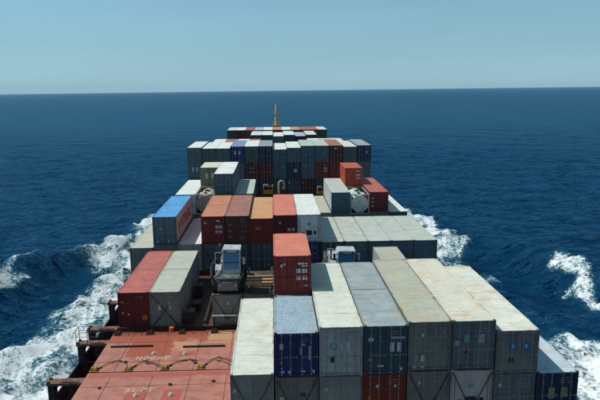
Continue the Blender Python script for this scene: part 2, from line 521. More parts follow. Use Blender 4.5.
# portal pedestals that carry the outboard stacks
pd = MB()
pd.box(-1.12, -0.72, -.3, .3, 0, 2.45).box(0.2, 0.5, -.26, .26, 0, 2.45)
pd.prism([(-0.72, 2.45), (-0.4, 2.45), (-0.72, 1.95)], 'y', -.04, .04)
pd.prism([(0.2, 2.45), (0.2, 2.0), (-.1, 2.45)], 'y', -.04, .04)
pd.box(-.72, .2, -.05, .05, .9, 1.02)
pt_ = MB(); pt_.box(-1.2, 1.2, -.36, .36, 2.45, 2.62).box(-1.16, -1.0, -.34, -.16, 2.62, 2.76).box(-1.16, -1.0, .16, .34, 2.62, 2.76).box(-.2, .9, -.3, -.22, 2.62, 2.7)
pt_me = pt_.mesh('top_plate')
m_plate = paint('plate_rusty', (126, 88, 74), (70, 52, 44), .9, 2.5, rust=.7)
pd_me = pd.mesh('support_pedestal')
pr_ = MB()
for (x, y) in ((-1.15, -.4), (-1.15, .4), (-.3, -.4), (-.3, .4), (.6, -.4), (.6, .4)):
    pr_.tube((x, y, 2.66), (x, y, 3.75), .022, 5)
for z_ in (3.2, 3.72):
    pr_.path([(.6, -.4, z_), (-1.15, -.4, z_), (-1.15, .4, z_), (.6, .4, z_)], .018, 5)
pr_me = pr_.mesh('handrail')
for y0 in (BA, BB, BD, BE, B4, BG, B2, BH):
    for dy, rail in ((0.15, False), (6.1, False), (12.15, True)):
        for s in (-1, 1):
            o = obj('support_pedestal', pd_me, m_black, ship, (s * 14.98, y0 + dy, 0), (0, 0, 0 if s < 0 else math.pi))
            if y0 < BG: obj('top_plate', pt_me, m_plate, o)
            if rail and y0 in (BA, BB) and s < 0:
                obj('handrail', pr_me, m_rustdark, o)
# lashing walkway between the hatches, with pipes, rails and stowed gear
for y0 in (BA, BB, BD, BE, BG):
    wk = MB(); y = y0 + 13.2
    wk.box(-13.6, 13.6, y - .28, y + 1.25, 1.78, 1.86)
    for k in range(14): wk.box(-13.5 + k*2.06, -13.42 + k*2.06, y - .2, y + .9, 0, 1.78)
    obj('lashing_walkway', wk.mesh('lashing_walkway'), m_rustdark, ship)
rl = MB(); y = BA + 13.0
for k in range(12):
    rl.tube((-13.5 + k*1.0, y, 1.86), (-13.5 + k*1.0, y, 2.86), .03, 5)
rl.tube((-13.5, y, 2.86), (-2.5, y, 2.86), .03, 5).tube((-13.5, y, 2.4), (-2.5, y, 2.4), .025, 5)
rl.tube((-13.4, y+.35, 2.05), (-3, y+.35, 2.05), .1, 8).tube((-13.4, y+.62, 2.0), (-3, y+.62, 2.0), .06, 8)
obj('walkway_railing', rl.mesh('walkway_railing'), m_rustdark, ship)
bin_me = MB().box(-.5, .5, -.22, .22, 0, .5).box(-.54, .54, -.26, .26, .5, .55).mesh('lashing_bin')
for k, x in enumerate((-13.0, -11.1, -9.3, -6.2, -4.6)): obj('lashing_bin', bin_me, (m_black, m_rustdark)[k % 2], ship, (x, BA + 14.2, 1.86))
tb = MB().tube((0, 0, .05), (.9, .15, .3), .05, 6).tube((.1, .2, .05), (.7, -.15, .12), .04, 6).tube((.3, -.1, .1), (1.3, .1, .08), .045, 6)
tb_me = tb.mesh('stowed_turnbuckle')
for k, x in enumerate((-12.3, -10.4, -8.6, -7.4, -5.6, -4.0)): obj('stowed_turnbuckle', tb_me, m_rustdark, ship, (x, BA + 14.1 + .1 * (k % 3), 1.86), (0, 0, .3 * (k % 4) - .4))
obj('barrier_rail', MB().box(-4.95 - MID, -2.55 - MID, BB - .2, BB - .12, 3.5, 3.62).mesh('barrier_rail'), plain('rail_white', (214, 212, 200)), ship)
for x in (-4.85, -2.7): obj('rail_post', MB().box(x - .04 - MID, x + .04 - MID, BB - .2, BB - .12, 1.86, 3.5).mesh('rail_post'), m_rustdark, ship)
# foremast
m_mast = paint('mast_yellow', (206, 188, 136), rust=0.25, streak=0.2)
mt = MB(); mt.tube((0, 0, 3.6), (0, 0, 12.0), .8, 12, .62).tube((0, 0, 12.0), (0, 0, 15.6), .5, 12, .4)
mast = obj('foremast', mt.mesh('foremast'), m_mast, ship, (0, 195, 0))
p_ = MB(); p_.box(-1.3, 1.3, -1.0, 1.0, 9.3, 9.52)
for x in (-.95, .95):
    for yy in (-.75, .75): p_.tube((x, yy, 9.5), (x, yy, 10.5), .04, 5)
p_.path([(-.95, -.75, 10.5), (.95, -.75, 10.5), (.95, .75, 10.5), (-.95, .75, 10.5), (-.95, -.75, 10.5)], .04, 5)
obj('mast_platform', p_.mesh('mast_platform'), m_mast, mast)
p_ = MB(); p_.box(-1.25, 1.25, -.15, .15, 13.3, 13.55).box(-.75, .75, -.5, .5, 12.8, 12.95)
for x in (-1.15, 1.15): p_.box(x-.18, x+.18, -.18, .18, 13.55, 14.0)
obj('crosstree', p_.mesh('crosstree'), m_mast, mast)
p_ = MB(); p_.tube((0, 0, 15.6), (0, 0, 16.1), .26, 8).tube((0, 0, 16.1), (0, 0, 16.25), .12, 8)
obj('masthead_light', p_.mesh('masthead_light'), plain('lamp_glass', (200, 200, 190), .2), mast)
p_ = MB()
for s in (-1, 1): p_.tube((s*.0 + s*.2, -.2, 11.8), (s*2.6, -7.0, 3.6), .05, 5)
obj('mast_stay', p_.mesh('mast_stay'), m_rustdark, mast)

# ------------------------------------------------------------------ hatch covers
def hatch_material():
    m = bpy.data.materials.new('hatch_red_paint'); m.use_nodes = True
    t = m.node_tree; b = t.nodes['Principled BSDF']
    geo = nd(t, 'ShaderNodeNewGeometry'); pos = geo.outputs['Position']
    wob = noise(t, pos, 1.1, 5, 0.7); wob2 = noise(t, pos, 4.0, 5, 0.7)
    xyz = nd(t, 'ShaderNodeSeparateXYZ'); t.links.new(pos, xyz.inputs[0])
    X, Y = xyz.outputs[0], xyz.outputs[1]
    def rect(x0, x1, y0, y1, edge=0.06, rag=0.0):
        def step(v, lo, up):
            n = nd(t, 'ShaderNodeMapRange'); n.inputs['From Min'].default_value = lo - edge; n.inputs['From Max'].default_value = lo + edge
            if not up: n.inputs['To Min'].default_value = 1; n.inputs['To Max'].default_value = 0
            t.links.new(v, n.inputs['Value']); return n.outputs[0]
        if rag:
            w_ = math_n(t, 'MULTIPLY', math_n(t, 'SUBTRACT', wob, 0.5), rag)
            xx = math_n(t, 'ADD', X, w_); yy = math_n(t, 'ADD', Y, w_)
        else: xx, yy = X, Y
        return math_n(t, 'MULTIPLY', math_n(t, 'MULTIPLY', step(xx, x0, True), step(xx, x1, False)), math_n(t, 'MULTIPLY', step(yy, y0, True), step(yy, y1, False)))
    pink, pink2 = lin((166, 108, 92)), lin((144, 92, 77))
    orange, red, cream = lin((148, 72, 48)), lin((156, 72, 60)), lin((178, 136, 100))
    col = mixc(t, ramp(t, wob, 0.4, 0.65), pink, pink2)
    col = mixc(t, math_n(t, 'MULTIPLY', ramp(t, wob2, 0.55, 0.75), .35), col, lin((120, 72, 56)))
    for (r, c, a) in ((rect(-13.0, -5.0, 42.4, 44.9, .08, 1.2), orange, .92), (rect(-10.7, -7.5, 39.75, 42.6, .05, .25), orange, .95),
                      (rect(-7.6, -5.6, 40.9, 42.6, .1, 3.0), cream, .7), (rect(-5.1, -2.4, 42.0, 44.9, .1, 1.4), cream, .75),
                      (rect(-12.4, -2.5, 36.75, 37.35, .12, .8), red, .85),
                      (rect(-9.35, -8.05, 33.2, 34.8, .05, .15), red, .9), (rect(-7.05, -5.85, 33.4, 35.0, .05, .15), red, .9),
                      (rect(-6.9, -5.7, 39.7, 40.5, .05, .4), red, .8)):
        col = mixc(t, math_n(t, 'MULTIPLY', r, a), col, c)
    n4 = noise(t, pos, 1.9, 8, 0.7)
    col = mixc(t, math_n(t, 'MULTIPLY', ramp(t, n4, 0.64, 0.74), .7), col, lin((96, 54, 36)))
    t.links.new(col, b.inputs['Base Color']); b.inputs['Roughness'].default_value = .6
    bp = nd(t, 'ShaderNodeBump'); bp.inputs['Strength'].default_value = .3; bp.inputs['Distance'].default_value = .03
    t.links.new(wob2, bp.inputs['Height']); t.links.new(bp.outputs[0], b.inputs['Normal'])
    return m
m_hatch = hatch_material()
m_yellow = paint('cleat_yellow', (164, 134, 60), (110, 84, 44), .6, 3.0, rust=.3)
m_white = plain('white_paint', (176, 166, 146), .7)
m_rod = plain('lashing_rod_steel', (52, 40, 34), .5, .3)
def cover(name, x0, x1, y0, y1, label, top=HT, mat=None):
    me_ = MB().box(x0, x1, y0, y1, top - .75, top).mesh(name)
    o = obj(name, me_, mat or m_hatch)
    tag(o, label, 'hatch cover', 'hatch covers')
    return o
cvA = cover('hatch_cover', -12.55, 1.6, 37.62, 44.15, 'red hatch cover lettered NOGAP, just aft of the red container')
cvB = cover('hatch_cover', -12.55, 1.6, 29.6, 37.5, 'pinkish red hatch cover lettered 31 MT, at the lower left')
obj('joint_strip', MB().box(-12.4, 1.4, 37.4, 37.72, -6.2, -5.62).mesh('joint_strip'), paint('joint_red', (140, 58, 50), rust=.4), cvA)
cover('hatch_cover', 1.75, 15.3, 29.6, 44.1, 'hatch cover carrying the nearest stacks on the right', HT + .05)
for y0, nm in ((BB, 'hatch cover beneath the red and cream container pair'), (BD, 'hatch cover beneath the orange-roofed row'), (BE, 'hatch cover beneath the row with the tank containers'),
               (B4, 'bare hatch cover with yellow gear before the forward wall'), (BG, 'hatch cover beneath the tall forward wall'), (B2, 'hatch cover beneath the first row behind the forward wall'),
               (BH, 'hatch cover beneath the second row behind the forward wall'), (B7, 'hatch cover before the farthest container row'), (BI, 'hatch cover beneath the farthest container row')):
    xa, xb = (-12.55, 15.0) if y0 < B7 else (-12.45, 14.95)
    cover('hatch_cover', xa, xb, y0 - .12, y0 + 12.95, nm, HT + (.28 if y0 == BH else -.64 if y0 >= B7 else 0), mat=m_deck)
sm_l = MB().box(0, 13.9, -.025, .025, 0, .012).mesh('weld_seam'); sm_s = MB().box(-.025, .025, 0, 6.3, 0, .012).mesh('weld_seam')
m_weld = paint('weld_paint', (140, 84, 72), (96, 58, 44), .8, 2.5, rust=.6)
for o, y0, ys in ((cvA, 37.72, (39.05, 42.3)), (cvB, 30.6, (35.6, 33.0))):
    for y in ys: obj('weld_seam', sm_l, m_weld, o, (-12.45, y, HT + .001))
    for x in (-10.9, -8.1, -5.6, -3.2): obj('weld_seam', sm_s, m_weld, o, (x, y0, HT + .001))
# parts of the near cover: cleats, studs, slots, lettering
cl = MB(); cl.box(-.27, .27, -.26, .26, 0, .06).box(-.2, .2, -.2, .2, .06, .16).box(-.18, -.08, -.16, .16, .16, .24).box(.06, .18, -.16, .16, .16, .24)
cl_me = cl.mesh('cleat')
for x, y in ((-12.25, 37.86), (-9.96, 37.86), (-7.52, 37.86), (-5.06, 37.86)): obj('cleat', cl_me, m_yellow, cvA, (x, y, HT + .002))
for x, y in ((-12.2, 43.9), (-9.7, 43.9), (-7.2, 43.9), (-4.7, 43.9)): obj('cleat', cl_me, m_black, cvA, (x, y, HT + .002))
sd = MB(); sd.tube((0, 0, 0), (0, 0, .05), .2, 10).dome((0, 0, .05), .14)
sd_me = sd.mesh('lashing_stud')
for x, y, o in ((-8.69, 40.24, cvA), (-6.45, 40.11, cvA), (-8.65, 34.33, cvB), (-6.48, 34.32, cvB)): obj('lashing_stud', sd_me, m_white, o, (x, y, HT + .002))
ds_me = MB().tube((0, 0, 0), (0, 0, .08), .12, 8).mesh('deck_socket')
for x, y, o in ((-5.51, 38.6, cvA), (-6.76, 35.61, cvB), (-4.0, 35.9, cvB), (-11.2, 35.4, cvB), (-10.4, 39.0, cvA)): obj('deck_socket', ds_me, m_black, o, (x, y, HT + .002))
bar_me = MB().box(0, 3.1, -.06, .06, 0, .12).mesh('guide_bar')
for x, y in ((-12.1, 41.5), (-6.75, 41.2)): obj('guide_bar', bar_me, m_black, cvA, (x, y, HT + .002))
def text_mesh(s, size):
    cu = bpy.data.curves.new('letter', 'FONT'); cu.body = s; cu.size = size; cu.extrude = 0.002; cu.offset = 0.006
    o = bpy.data.objects.new('letter_tmp', cu); C.objects.link(o)
    dg = bpy.context.evaluated_depsgraph_get()
    me_ = bpy.data.meshes.new_from_object(o.evaluated_get(dg)); me_.name = 'letter'
    bpy.data.objects.remove(o); bpy.data.curves.remove(cu)
    xs = [v.co.x for v in me_.vertices]
    return me_, min(xs), max(xs)
for s_, x0, x1, y, h_, o in (('NOGAP', -9.8, -7.4, 39.35, .52, cvA), ('31 MT', -9.5, -7.75, 34.8, .5, cvB)):
    pitch = (x1 - x0) / (len(s_) - .25)
    for k, ch in enumerate(s_):
        if ch == ' ': continue
        me_, a, c = text_mesh(ch, h_ / .7)
        wd = pitch * (.74 if ch != '1' else .2)
        q_ = wd / (c - a)
        lo = obj('letter', me_, m_white, o, (x0 + k * pitch - a * q_ + (0 if ch != '1' else .12), y + .015 * (k % 3), HT + .006)); lo.scale = (q_, 1, 1)
# loose lashing rods lying between the cleats
rod_pts = [((-12.1, 38.0), (-10.95, 39.3)), ((-11.0, 39.35), (-9.95, 38.15)), ((-9.75, 38.1), (-8.9, 39.3)), ((-9.1, 39.1), (-7.75, 37.95)), ((-9.0, 38.75), (-7.6, 38.2)),
           ((-7.35, 38.1), (-6.4, 39.0)), ((-6.5, 39.0), (-5.4, 38.95)), ((-5.95, 39.15), (-5.15, 38.1)), ((-4.9, 38.1), (-3.85, 39.5)), ((-4.0, 39.4), (-2.7, 38.3)), ((-4.1, 38.95), (-2.9, 38.0))]
for i, ((xa, ya), (xb, yb)) in enumerate(rod_pts):
    r = MB(); r.path([(0, 0, .05), ((xb-xa)*.5, (yb-ya)*.5 + .12, .1), (xb-xa, yb-ya, .04)], .028, 6)
    d_ = Vector((xb-xa, yb-ya, 0)).normalized() * .35
    r.tube((0, 0, .05), (d_.x, d_.y, .06), .05, 6)
    tag(obj('lashing_rod', r.mesh('lashing_rod'), m_rod, None, (xa, ya, HT)), 'dark lashing rod lying loose beside the yellow cleats on the hatch cover', 'lashing rod', 'loose rods on the hatch cover')

# ------------------------------------------------------------------ container meshes
CACHE = {}
def trap(a, b_, pitch, depth):
    n = max(1, int(round((b_ - a) / pitch))); p = (b_ - a) / n; out = []
    for i in range(n):
        u = a + i * p
        out += [(u, 0), (u + .3*p, 0), (u + .45*p, -depth), (u + .8*p, -depth), (u + .95*p, 0)]
    out.append((b_, 0))
    return out
def cmesh(L, H):
    key = (L, H)
    if key in CACHE: return CACHE[key]
    d = {}
    W = CW
    f = MB()
    for y0, y1 in ((0, .14), (L - .14, L)):
        f.box(-W + .004, -W + .12, y0 + .004, y1, .1, H - .1).box(W - .12, W - .004, y0 + .004, y1, .1, H - .1)
        f.box(-W + .16, W - .16, y0 + .006, y1 - .02, H - .11, H - .008).box(-W + .16, W - .16, y0 + .006, y1 - .02, .01, .16)
    for s in (-1, 1):
        a, c = sorted((s * (W - .006), s * (W - .07)))
        f.box(a, c, .16, L - .16, H - .1, H - .01).box(a, c, .16, L - .16, .01, .17)
        for y0, y1 in ((0, .178), (L - .178, L)):
            for z0, z1 in ((0, .118), (H - .118, H)):
                a2, c2 = sorted((s * W, s * (W - .162))); f.box(a2, c2, y0, y1, z0, z1)
    f.box(-W + .05, W - .05, .1, L - .1, .06, .15)
    d['frame'] = f.mesh('frame')
    k = MB()
    for s in (-1, 1):
        a, c = sorted((s * (W + .002), s * (W - .085))); k.box(a, c, .18, L - .18, H - .028, H - .003)
    k.box(-W + .165, W - .165, -.002, .13, H - .034, H - .003).box(-W + .165, W - .165, L - .13, L + .002, H - .034, H - .003)
    d['cap'] = k.mesh('top_rail')
    k = MB().box(-W + .09, W - .09, L * .5 - .03, L * .5 + .03, H - .03, H - .006); d['seam'] = k.mesh('roof_seam')
    r = MB(); r.sheet(trap(.13, L - .13, .285, .03), lambda u, v, a: (a, u, H - .014 + v), -W + .075, W - .075)
    d['roof'] = r.mesh('roof')
    for s in (-1, 1):
        m_ = MB(); m_.sheet(trap(.14, L - .14, .278, .036), lambda u, v, a: (s * (W - .02 + v), u, a), .16, H - .1)
        d['wall%d' % s] = m_.mesh('side_wall')
    e = MB(); e.sheet(trap(-W + .12, W - .12, .25, .04), lambda u, v, a: (u, L - .02 + v, a), .15, H - .11)
    d['end'] = e.mesh('end_wall')
    e = MB(); e.sheet(trap(-W + .12, W - .12, .25, .04), lambda u, v, a: (u, .03 - v, a), .15, H - .11)
    d['blank'] = e.mesh('end_wall')
    for s in (-1, 1):
        g = MB(); x0, x1 = (-W + .13, -.012) if s < 0 else (.012, W - .13)
        z0, z1 = .175, H - .125
        g.box(x0, x0 + .07, .035, .085, z0, z1).box(x1 - .07, x1, .035, .085, z0, z1)
        g.box(x0 + .07, x1 - .07, .035, .085, z1 - .09, z1).box(x0 + .07, x1 - .07, .035, .085, z0, z0 + .09)
        g.sheet([(z0 + .09, 0)] + [(zz_, dd) for k in range(3) for zz_, dd in ((z0 + .09 + (k + .12) * (z1 - z0 - .18) / 3, 0), (z0 + .09 + (k + .2) * (z1 - z0 - .18) / 3, .03), (z0 + .09 + (k + .84) * (z1 - z0 - .18) / 3, .03), (z0 + .09 + (k + .92) * (z1 - z0 - .18) / 3, 0))] + [(z1 - .09, 0)],
                lambda u, v, a: (a, .05 + v, u), x0 + .07, x1 - .07)
        hx = x0 if s < 0 else x1
        for k in range(4):
            zh = z0 + .2 + k * (z1 - z0 - .4) / 3
            a, c = sorted((hx - s * .02, hx + s * .1)); g.box(a, c, .01, .05, zh - .07, zh + .07)
        d['door%d' % s] = g.mesh('door')
    k = MB(); k.tube((0, 0, .09), (0, 0, H - .05), .02, 6)
    for zz_ in (.12, .5, 1.15, H - .6, H - .1): k.box(-.05, .05, -.022, .03, zz_ - .035, zz_ + .035)
    k.box(-.03, .38, -.03, -.012, 1.16, 1.19).box(.3, .36, -.01, .03, 1.1, 1.22)
    d['rod'] = k.mesh('lock_rod')
    CACHE[key] = d
    return d

m_galv = plain('galvanised_rod', (150, 150, 146), .45, .3)
m_seam = plain('roof_seam_grime', (128, 116, 100), .8)
m_dkline = plain('dark_print', (26, 28, 32), .6)
DEC = {'w': plain('placard_white', (184, 188, 184)), 'b': plain('placard_blue', (42, 100, 150)), 't': plain('placard_teal', (96, 150, 150)), 'g': plain('placard_grey', (150, 152, 148)),
       'y': plain('placard_olive', (128, 122, 84)), 'k': m_dkline, 'o': plain('placard_orange', (190, 110, 40)), 'p': plain('placard_pink', (190, 120, 120)), 'c': plain('placard_cyan', (150, 200, 205))}
DECM = {}
def dec_mesh(wd, hd):
    k = (round(wd, 2), round(hd, 2))
    if k not in DECM: DECM[k] = MB().box(0, wd, 0, .004, -hd, 0).mesh('placard')
    return DECM[k]
_codes = {}
def code_mesh(i):
    if i not in _codes:
        rr = random.Random(i); m_ = MB()
        for row in range(2 + i % 2):
            x = 0
            for k in range(7):
                wd = rr.uniform(.03, .055)
                if rr.random() > .15: m_.box(x, x + wd, 0, .003, -row * .15 - .06, -row * .15)
                x += wd + .035
        _codes[i] = m_.mesh('code_marking')
    return _codes[i]

QUAD = [(.60, .72, .34, .45, 'w'), (.76, .89, .34, .45, 'w'), (.60, .72, .52, .63, 'w'), (.76, .89, .52, .63, 'w')]
QUADU = [(.62, .73, .33, .44, 'w'), (.77, .88, .33, .44, 'w'), (.62, .73, .5, .61, 'w'), (.77, .88, .5, .61, 'w')]
TWO = [(.60, .70, .34, .53, 'w'), (.76, .86, .34, .53, 'w')]
COUNT = [0]
def container(y, col, z0, L, H, body, roof, label, group, face='door', dec=(), level=2, codes=True, rodmat=None, cat='container', dx=0.0, sides=None, caps=None, seam=False):
    """level 2: all parts; 1: no lock rods; returns the Empty"""
    d = cmesh(L, H)
    COUNT[0] += 1
    rnd = random.Random(COUNT[0])
    e = empty('shipping_container', (colx(col) + rnd.uniform(-.012, .012) + dx, y + rnd.uniform(-.05, .05), z0), (0, 0, rnd.uniform(-.0015, .0015)))
    tag(e, label, cat, group)
    obj('frame', d['frame'], rusty(body, 'frame') if y < BE else body, e); obj('roof', d['roof'], roof, e); obj('top_rail', d['cap'], rusty(roof, 'rail') if y < BE else roof, e)
    if seam: obj('roof_seam', d['seam'], m_seam, e)
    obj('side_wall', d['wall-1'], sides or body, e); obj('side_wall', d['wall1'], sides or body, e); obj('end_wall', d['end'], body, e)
    if face == 'door':
        for s in (-1, 1):
            dr = obj('door', d['door%d' % s], body, e)
            if level >= 2:
                for off in (.32, .82): obj('lock_rod', d['rod'], rodmat or m_galv, dr, (s * off, 0.008, 0))
    elif face == 'blank':
        obj('end_wall', d['blank'], body, e)
    elif face == 'reefer':
        p = MB(); p.box(-CW + .13, CW - .13, .03, .09, .17, H - .12); obj('machinery_panel', p.mesh('machinery_panel'), body, e)
        p = MB(); p.box(-.28, .28, .005, .028, .72, 1.22); g = obj('fan_grille', p.mesh('fan_grille'), m_dkline, e)
        p = MB()
        for k in range(5): p.box(-.26, .26, -.004, .004, .77 + k*.09, .79 + k*.09)
        obj('grille_bar', p.mesh('grille_bar'), plain('grille_bar', (70, 72, 74)), g)['kind'] = 'stuff'
        p = MB(); p.box(.5, .74, .004, .028, .8, 1.14); obj('control_box', p.mesh('control_box'), m_dkline, e)
        p = MB(); p.box(-.78, -.55, .008, .028, .86, 1.06); obj('control_box', p.mesh('control_box'), plain('box_grey', (70, 74, 76)), e)
        p = MB(); p.box(-.16, .16, .014, .028, 1.75, 2.05); obj('placard', p.mesh('placard'), DEC['t'], e)
        for s in (-1, 1):
            p = MB(); p.box(s*.95 - .03, s*.95 + .03, .004, .028, .3, H - .3); obj('corner_strip', p.mesh('corner_strip'), plain('strip_grey', (120, 124, 124)), e)
        p = MB(); p.box(-CW + .2, CW - .2, .0, .028, .34, .4); obj('base_rail', p.mesh('base_rail'), plain('strip_grey', (120, 124, 124)), e)
    for (a, b_, u0, u1, mk) in dec:
        obj('placard', dec_mesh((b_ - a) * 2 * CW, (u1 - u0) * H), DEC[mk], e, (-CW + a * 2 * CW, .004 + (0.002 if mk != 'w' else 0), H - u0 * H))
    if codes and face == 'door':
        obj('code_marking', code_mesh(rnd.randrange(5)), DEC['g'], e, (.2 + rnd.uniform(0, .1), .022, H - .32))
        if rnd.random() < .4: obj('code_marking', code_mesh(rnd.randrange(5)), DEC['g'], e, (.25, .022, .75))
    for ch in e.children:
        if ch.name.startswith('code_marking'): ch['kind'] = 'stuff'
    return e

# container paints: bodies
P = lambda n, *a, **k: paint('body_' + n, *a, **k)
b_slate = P('slate', (120, 126, 124), rust=.2); b_dslate = P('dark_slate', (100, 108, 110), rust=.25); b_grey = P('grey', (166, 170, 164), rust=.2)
b_mgrey = P('mid_grey', (138, 142, 136), rust=.3); b_dgrey = P('dark_grey', (120, 120, 113), rust=.35); b_navy = P('navy', (28, 48, 98), rust=.15)
b_dnavy = P('dark_navy', (34, 48, 74), rust=.2); b_teal = P('teal', (66, 96, 104), rust=.2); b_dteal = P('dark_teal', (54, 78, 86), rust=.2)
b_red = P('red', (132, 38, 34), rust=.2); b_brown = P('brown', (92, 50, 44), rust=.25); b_maroon = P('maroon', (98, 30, 32), rust=.2)
b_rustred = P('rust_red', (120, 46, 34), rust=.45); b_orange = P('orange_red', (176, 72, 44), rust=.2); b_green = P('olive_green', (112, 116, 96), rust=.25)
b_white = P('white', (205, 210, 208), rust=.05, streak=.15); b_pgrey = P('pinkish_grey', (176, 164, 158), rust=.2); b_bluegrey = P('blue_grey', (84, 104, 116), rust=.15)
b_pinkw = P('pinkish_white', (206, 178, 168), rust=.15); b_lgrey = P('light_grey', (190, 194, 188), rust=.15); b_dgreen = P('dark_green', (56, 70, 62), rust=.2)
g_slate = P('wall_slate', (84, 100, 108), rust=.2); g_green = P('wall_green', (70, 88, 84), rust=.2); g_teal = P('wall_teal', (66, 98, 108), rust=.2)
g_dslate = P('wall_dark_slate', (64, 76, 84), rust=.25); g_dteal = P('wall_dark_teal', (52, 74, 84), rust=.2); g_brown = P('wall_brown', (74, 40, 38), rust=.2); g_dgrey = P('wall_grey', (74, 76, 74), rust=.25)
# roofs
Q = lambda n, *a, **k: paint('roof_' + n, *a, **{**dict(streak=.12, rough=.6, lines=.55, stain=.25), **k})
r_cream = Q('cream', (200, 203, 190), (212, 214, 203), .6, 1.2, rust=.14); r_white = Q('white', (218, 221, 214), (190, 195, 188), .5, 1.2, rust=.06)
r_ygcream = Q('yellow_cream', (203, 201, 184), (214, 213, 200), .5, .9, rust=.22, stain=.55); r_greyc = Q('grey_cream', (170, 172, 156), (182, 178, 156), .5, 1.2, rust=.2, stain=.4)
r_bluegrey = Q('blue_grey', (142, 156, 158), (164, 173, 168), .6, 1.0, rust=.14); r_mblue = Q('mottled_blue', (148, 168, 180), (98, 122, 146), .6, 6.0, rust=.05, mlo=.53, mhi=.6)
r_pgreen = Q('pale_green', (176, 180, 165), (162, 168, 152), .5, 1.2, rust=.14); r_pinkred = Q('pink_red', (174, 94, 88), (160, 86, 80), .6, 1.2, rust=.15)
r_salmon = Q('salmon', (200, 116, 98), (212, 134, 114), .6, 1.2, rust=.1); r_orange = Q('orange', (190, 124, 98), (176, 112, 90), .6, 1.0, rust=.15)
r_brown = Q('brown_pink', (156, 106, 94), (140, 96, 88), .6, 1.0, rust=.15); r_lorange = Q('light_orange', (200, 150, 108), (188, 136, 98), .6, 1.2, rust=.15)
r_blue = Q('sky_blue', (62, 148, 204), (84, 160, 206), .6, 1.0, rust=.08); r_steel = Q('steel_blue', (110, 138, 168), rust=.1); r_lav = Q('lavender_grey', (170, 176, 192), rust=.1)
r_rwhite = Q('rusty_white', (208, 208, 194), (218, 218, 206), .5, 1.2, rust=.22, stain=.6); r_bluewhite = Q('bluish_white', (176, 196, 208), (206, 212, 210), .5, 1.2, rust=.3, stain=.5)
r_grey = Q('grey', (140, 148, 150), rust=.15); r_lgreen = Q('light_grey_green', (176, 183, 174), (188, 193, 182), .6, 1.0, rust=.12)
r_red = Q('red', (176, 88, 68), (164, 80, 64), .5, 1.2, rust=.1); r_dark = Q('dark', (58, 58, 56), rust=.3)

ORD = ['', 'first', 'second', 'third', 'fourth', 'fifth', 'sixth', 'seventh', 'eighth', 'ninth', 'tenth', 'eleventh', 'twelfth', 'thirteenth']
HID = 'dark container buried low in its stack, hidden behind nearer containers'
HIDG = 'containers hidden in the stacks'
def filler(y, col, z0, H=HC, L=L40):
    return container(y, col, z0, L, H, b_dgrey, r_dark, HID, HIDG, level=1, codes=False)

# ---- nearest row
gA = 'containers in the nearest row'
def nearA(col, z0, L, H, body, roof, look, tier, **k):
    return container(BA, col, z0, L, H, body, roof, look + ', ' + ORD[col - 5] + ' stack from left of the nearest row' + (', ' + tier if tier else ''), gA, **k)
zr = HT + .17
nearA(6, HT + .21, L40, HC, b_mgrey, r_cream, 'grey container with cream roof', '', dec=[(.06, .13, .3, .37, 'w')])
nearA(7, HT, L40, HC, b_dgrey, r_dark, 'grey container', 'lower', dec=[(.1, .2, .42, .5, 'w'), (.1, .2, .52, .62, 'p'), (.58, .68, .34, .42, 'k')])
nearA(7, HT + HC + .03, L20, STD, b_navy, r_mblue, 'navy container with mottled pale blue roof', 'upper', dec=[(.12, .2, .24, .37, 'w'), (.12, .18, .64, .7, 'y'), (.6, .7, .24, .3, 'g'), (.58, .62, .34, .5, 'g'), (.78, .84, .3, .62, 'g'), (.14, .22, .86, .92, 'w'), (.3, .38, .86, .92, 'w'), (.6, .7, .86, .9, 'w'), (.86, .92, .85, .92, 'w')])
container(BA + L20 + .09, 7, HT + HC + .03, L20, STD, b_dslate, r_grey, 'dark container carrying the lone red box behind the navy one', gA)
container(BA + L20 + .13, 7, HT + HC + STD + .06, L20, STD, b_red, r_salmon, 'lone bright red container with salmon roof perched on the nearest row', gA, dec=QUAD + [(.18, .24, .22, .3, 'w'), (.26, .32, .19, .24, 'w'), (.62, .9, .18, .23, 'w'), (.74, .9, .25, .29, 'w'), (.8, .9, .76, .8, 'w')], codes=False, rodmat=b_maroon)
nearA(8, HT, L40, HC, b_mgrey, r_dark, 'grey container', 'lower', dec=[(.12, .2, .25, .32, 'w'), (.6, .72, .6, .7, 'g')])
nearA(8, HT + HC + .03, L40, HC, b_grey, r_cream, 'light grey container with part-shaded cream roof', 'upper', dec=[(.26, .4, .32, .45, 't'), (.31, .35, .36, .41, 'w'), (.49, .54, .36, .44, 'w'), (.6, .7, .3, .5, 'w'), (.1, .17, .6, .66, 'w'), (.26, .34, .6, .72, 'k')])
nearA(9, HT, L40, HC, b_rustred, r_dark, 'rust red container', 'lower', dec=[(.3, .36, .22, .28, 'w'), (.72, .78, .22, .27, 'w'), (.12, .18, .45, .52, 'o'), (.75, .9, .6, .66, 'w')])
nearA(9, HT + HC + .03, L40, HC, b_dteal, r_bluegrey, 'dark teal container with blue-grey roof', 'upper', seam=True, dec=TWO + [(.1, .22, .24, .31, 'w'), (.1, .15, .26, .3, 'p'), (.36, .42, .26, .31, 'b'), (.62, .95, .22, .27, 'g'), (.1, .2, .66, .72, 'y'), (.32, .46, .8, .84, 'w'), (.84, .9, .86, .92, 'w')])
nearA(10, zr, L40, HC, b_dgrey, r_dark, 'dark grey container with grey marks', 'lower', dec=[(.26, .31, .22, .28, 'w')])
nearA(10, zr + HC + .03, L40, HC, b_dgrey, r_greyc, 'dark grey container with grey roof', 'upper', dec=[(.3, .37, .23, .3, 'w'), (.32, .36, .24, .28, 'c'), (.3, .39, .68, .82, 'w'), (.17, .22, .68, .8, 'g'), (.12, .2, .9, .94, 'w'), (.3, .38, .9, .94, 'w')])
nearA(11, zr, L40, HC, b_pgrey, r_dark, 'pinkish grey refrigerated container', 'lower', face='reefer')
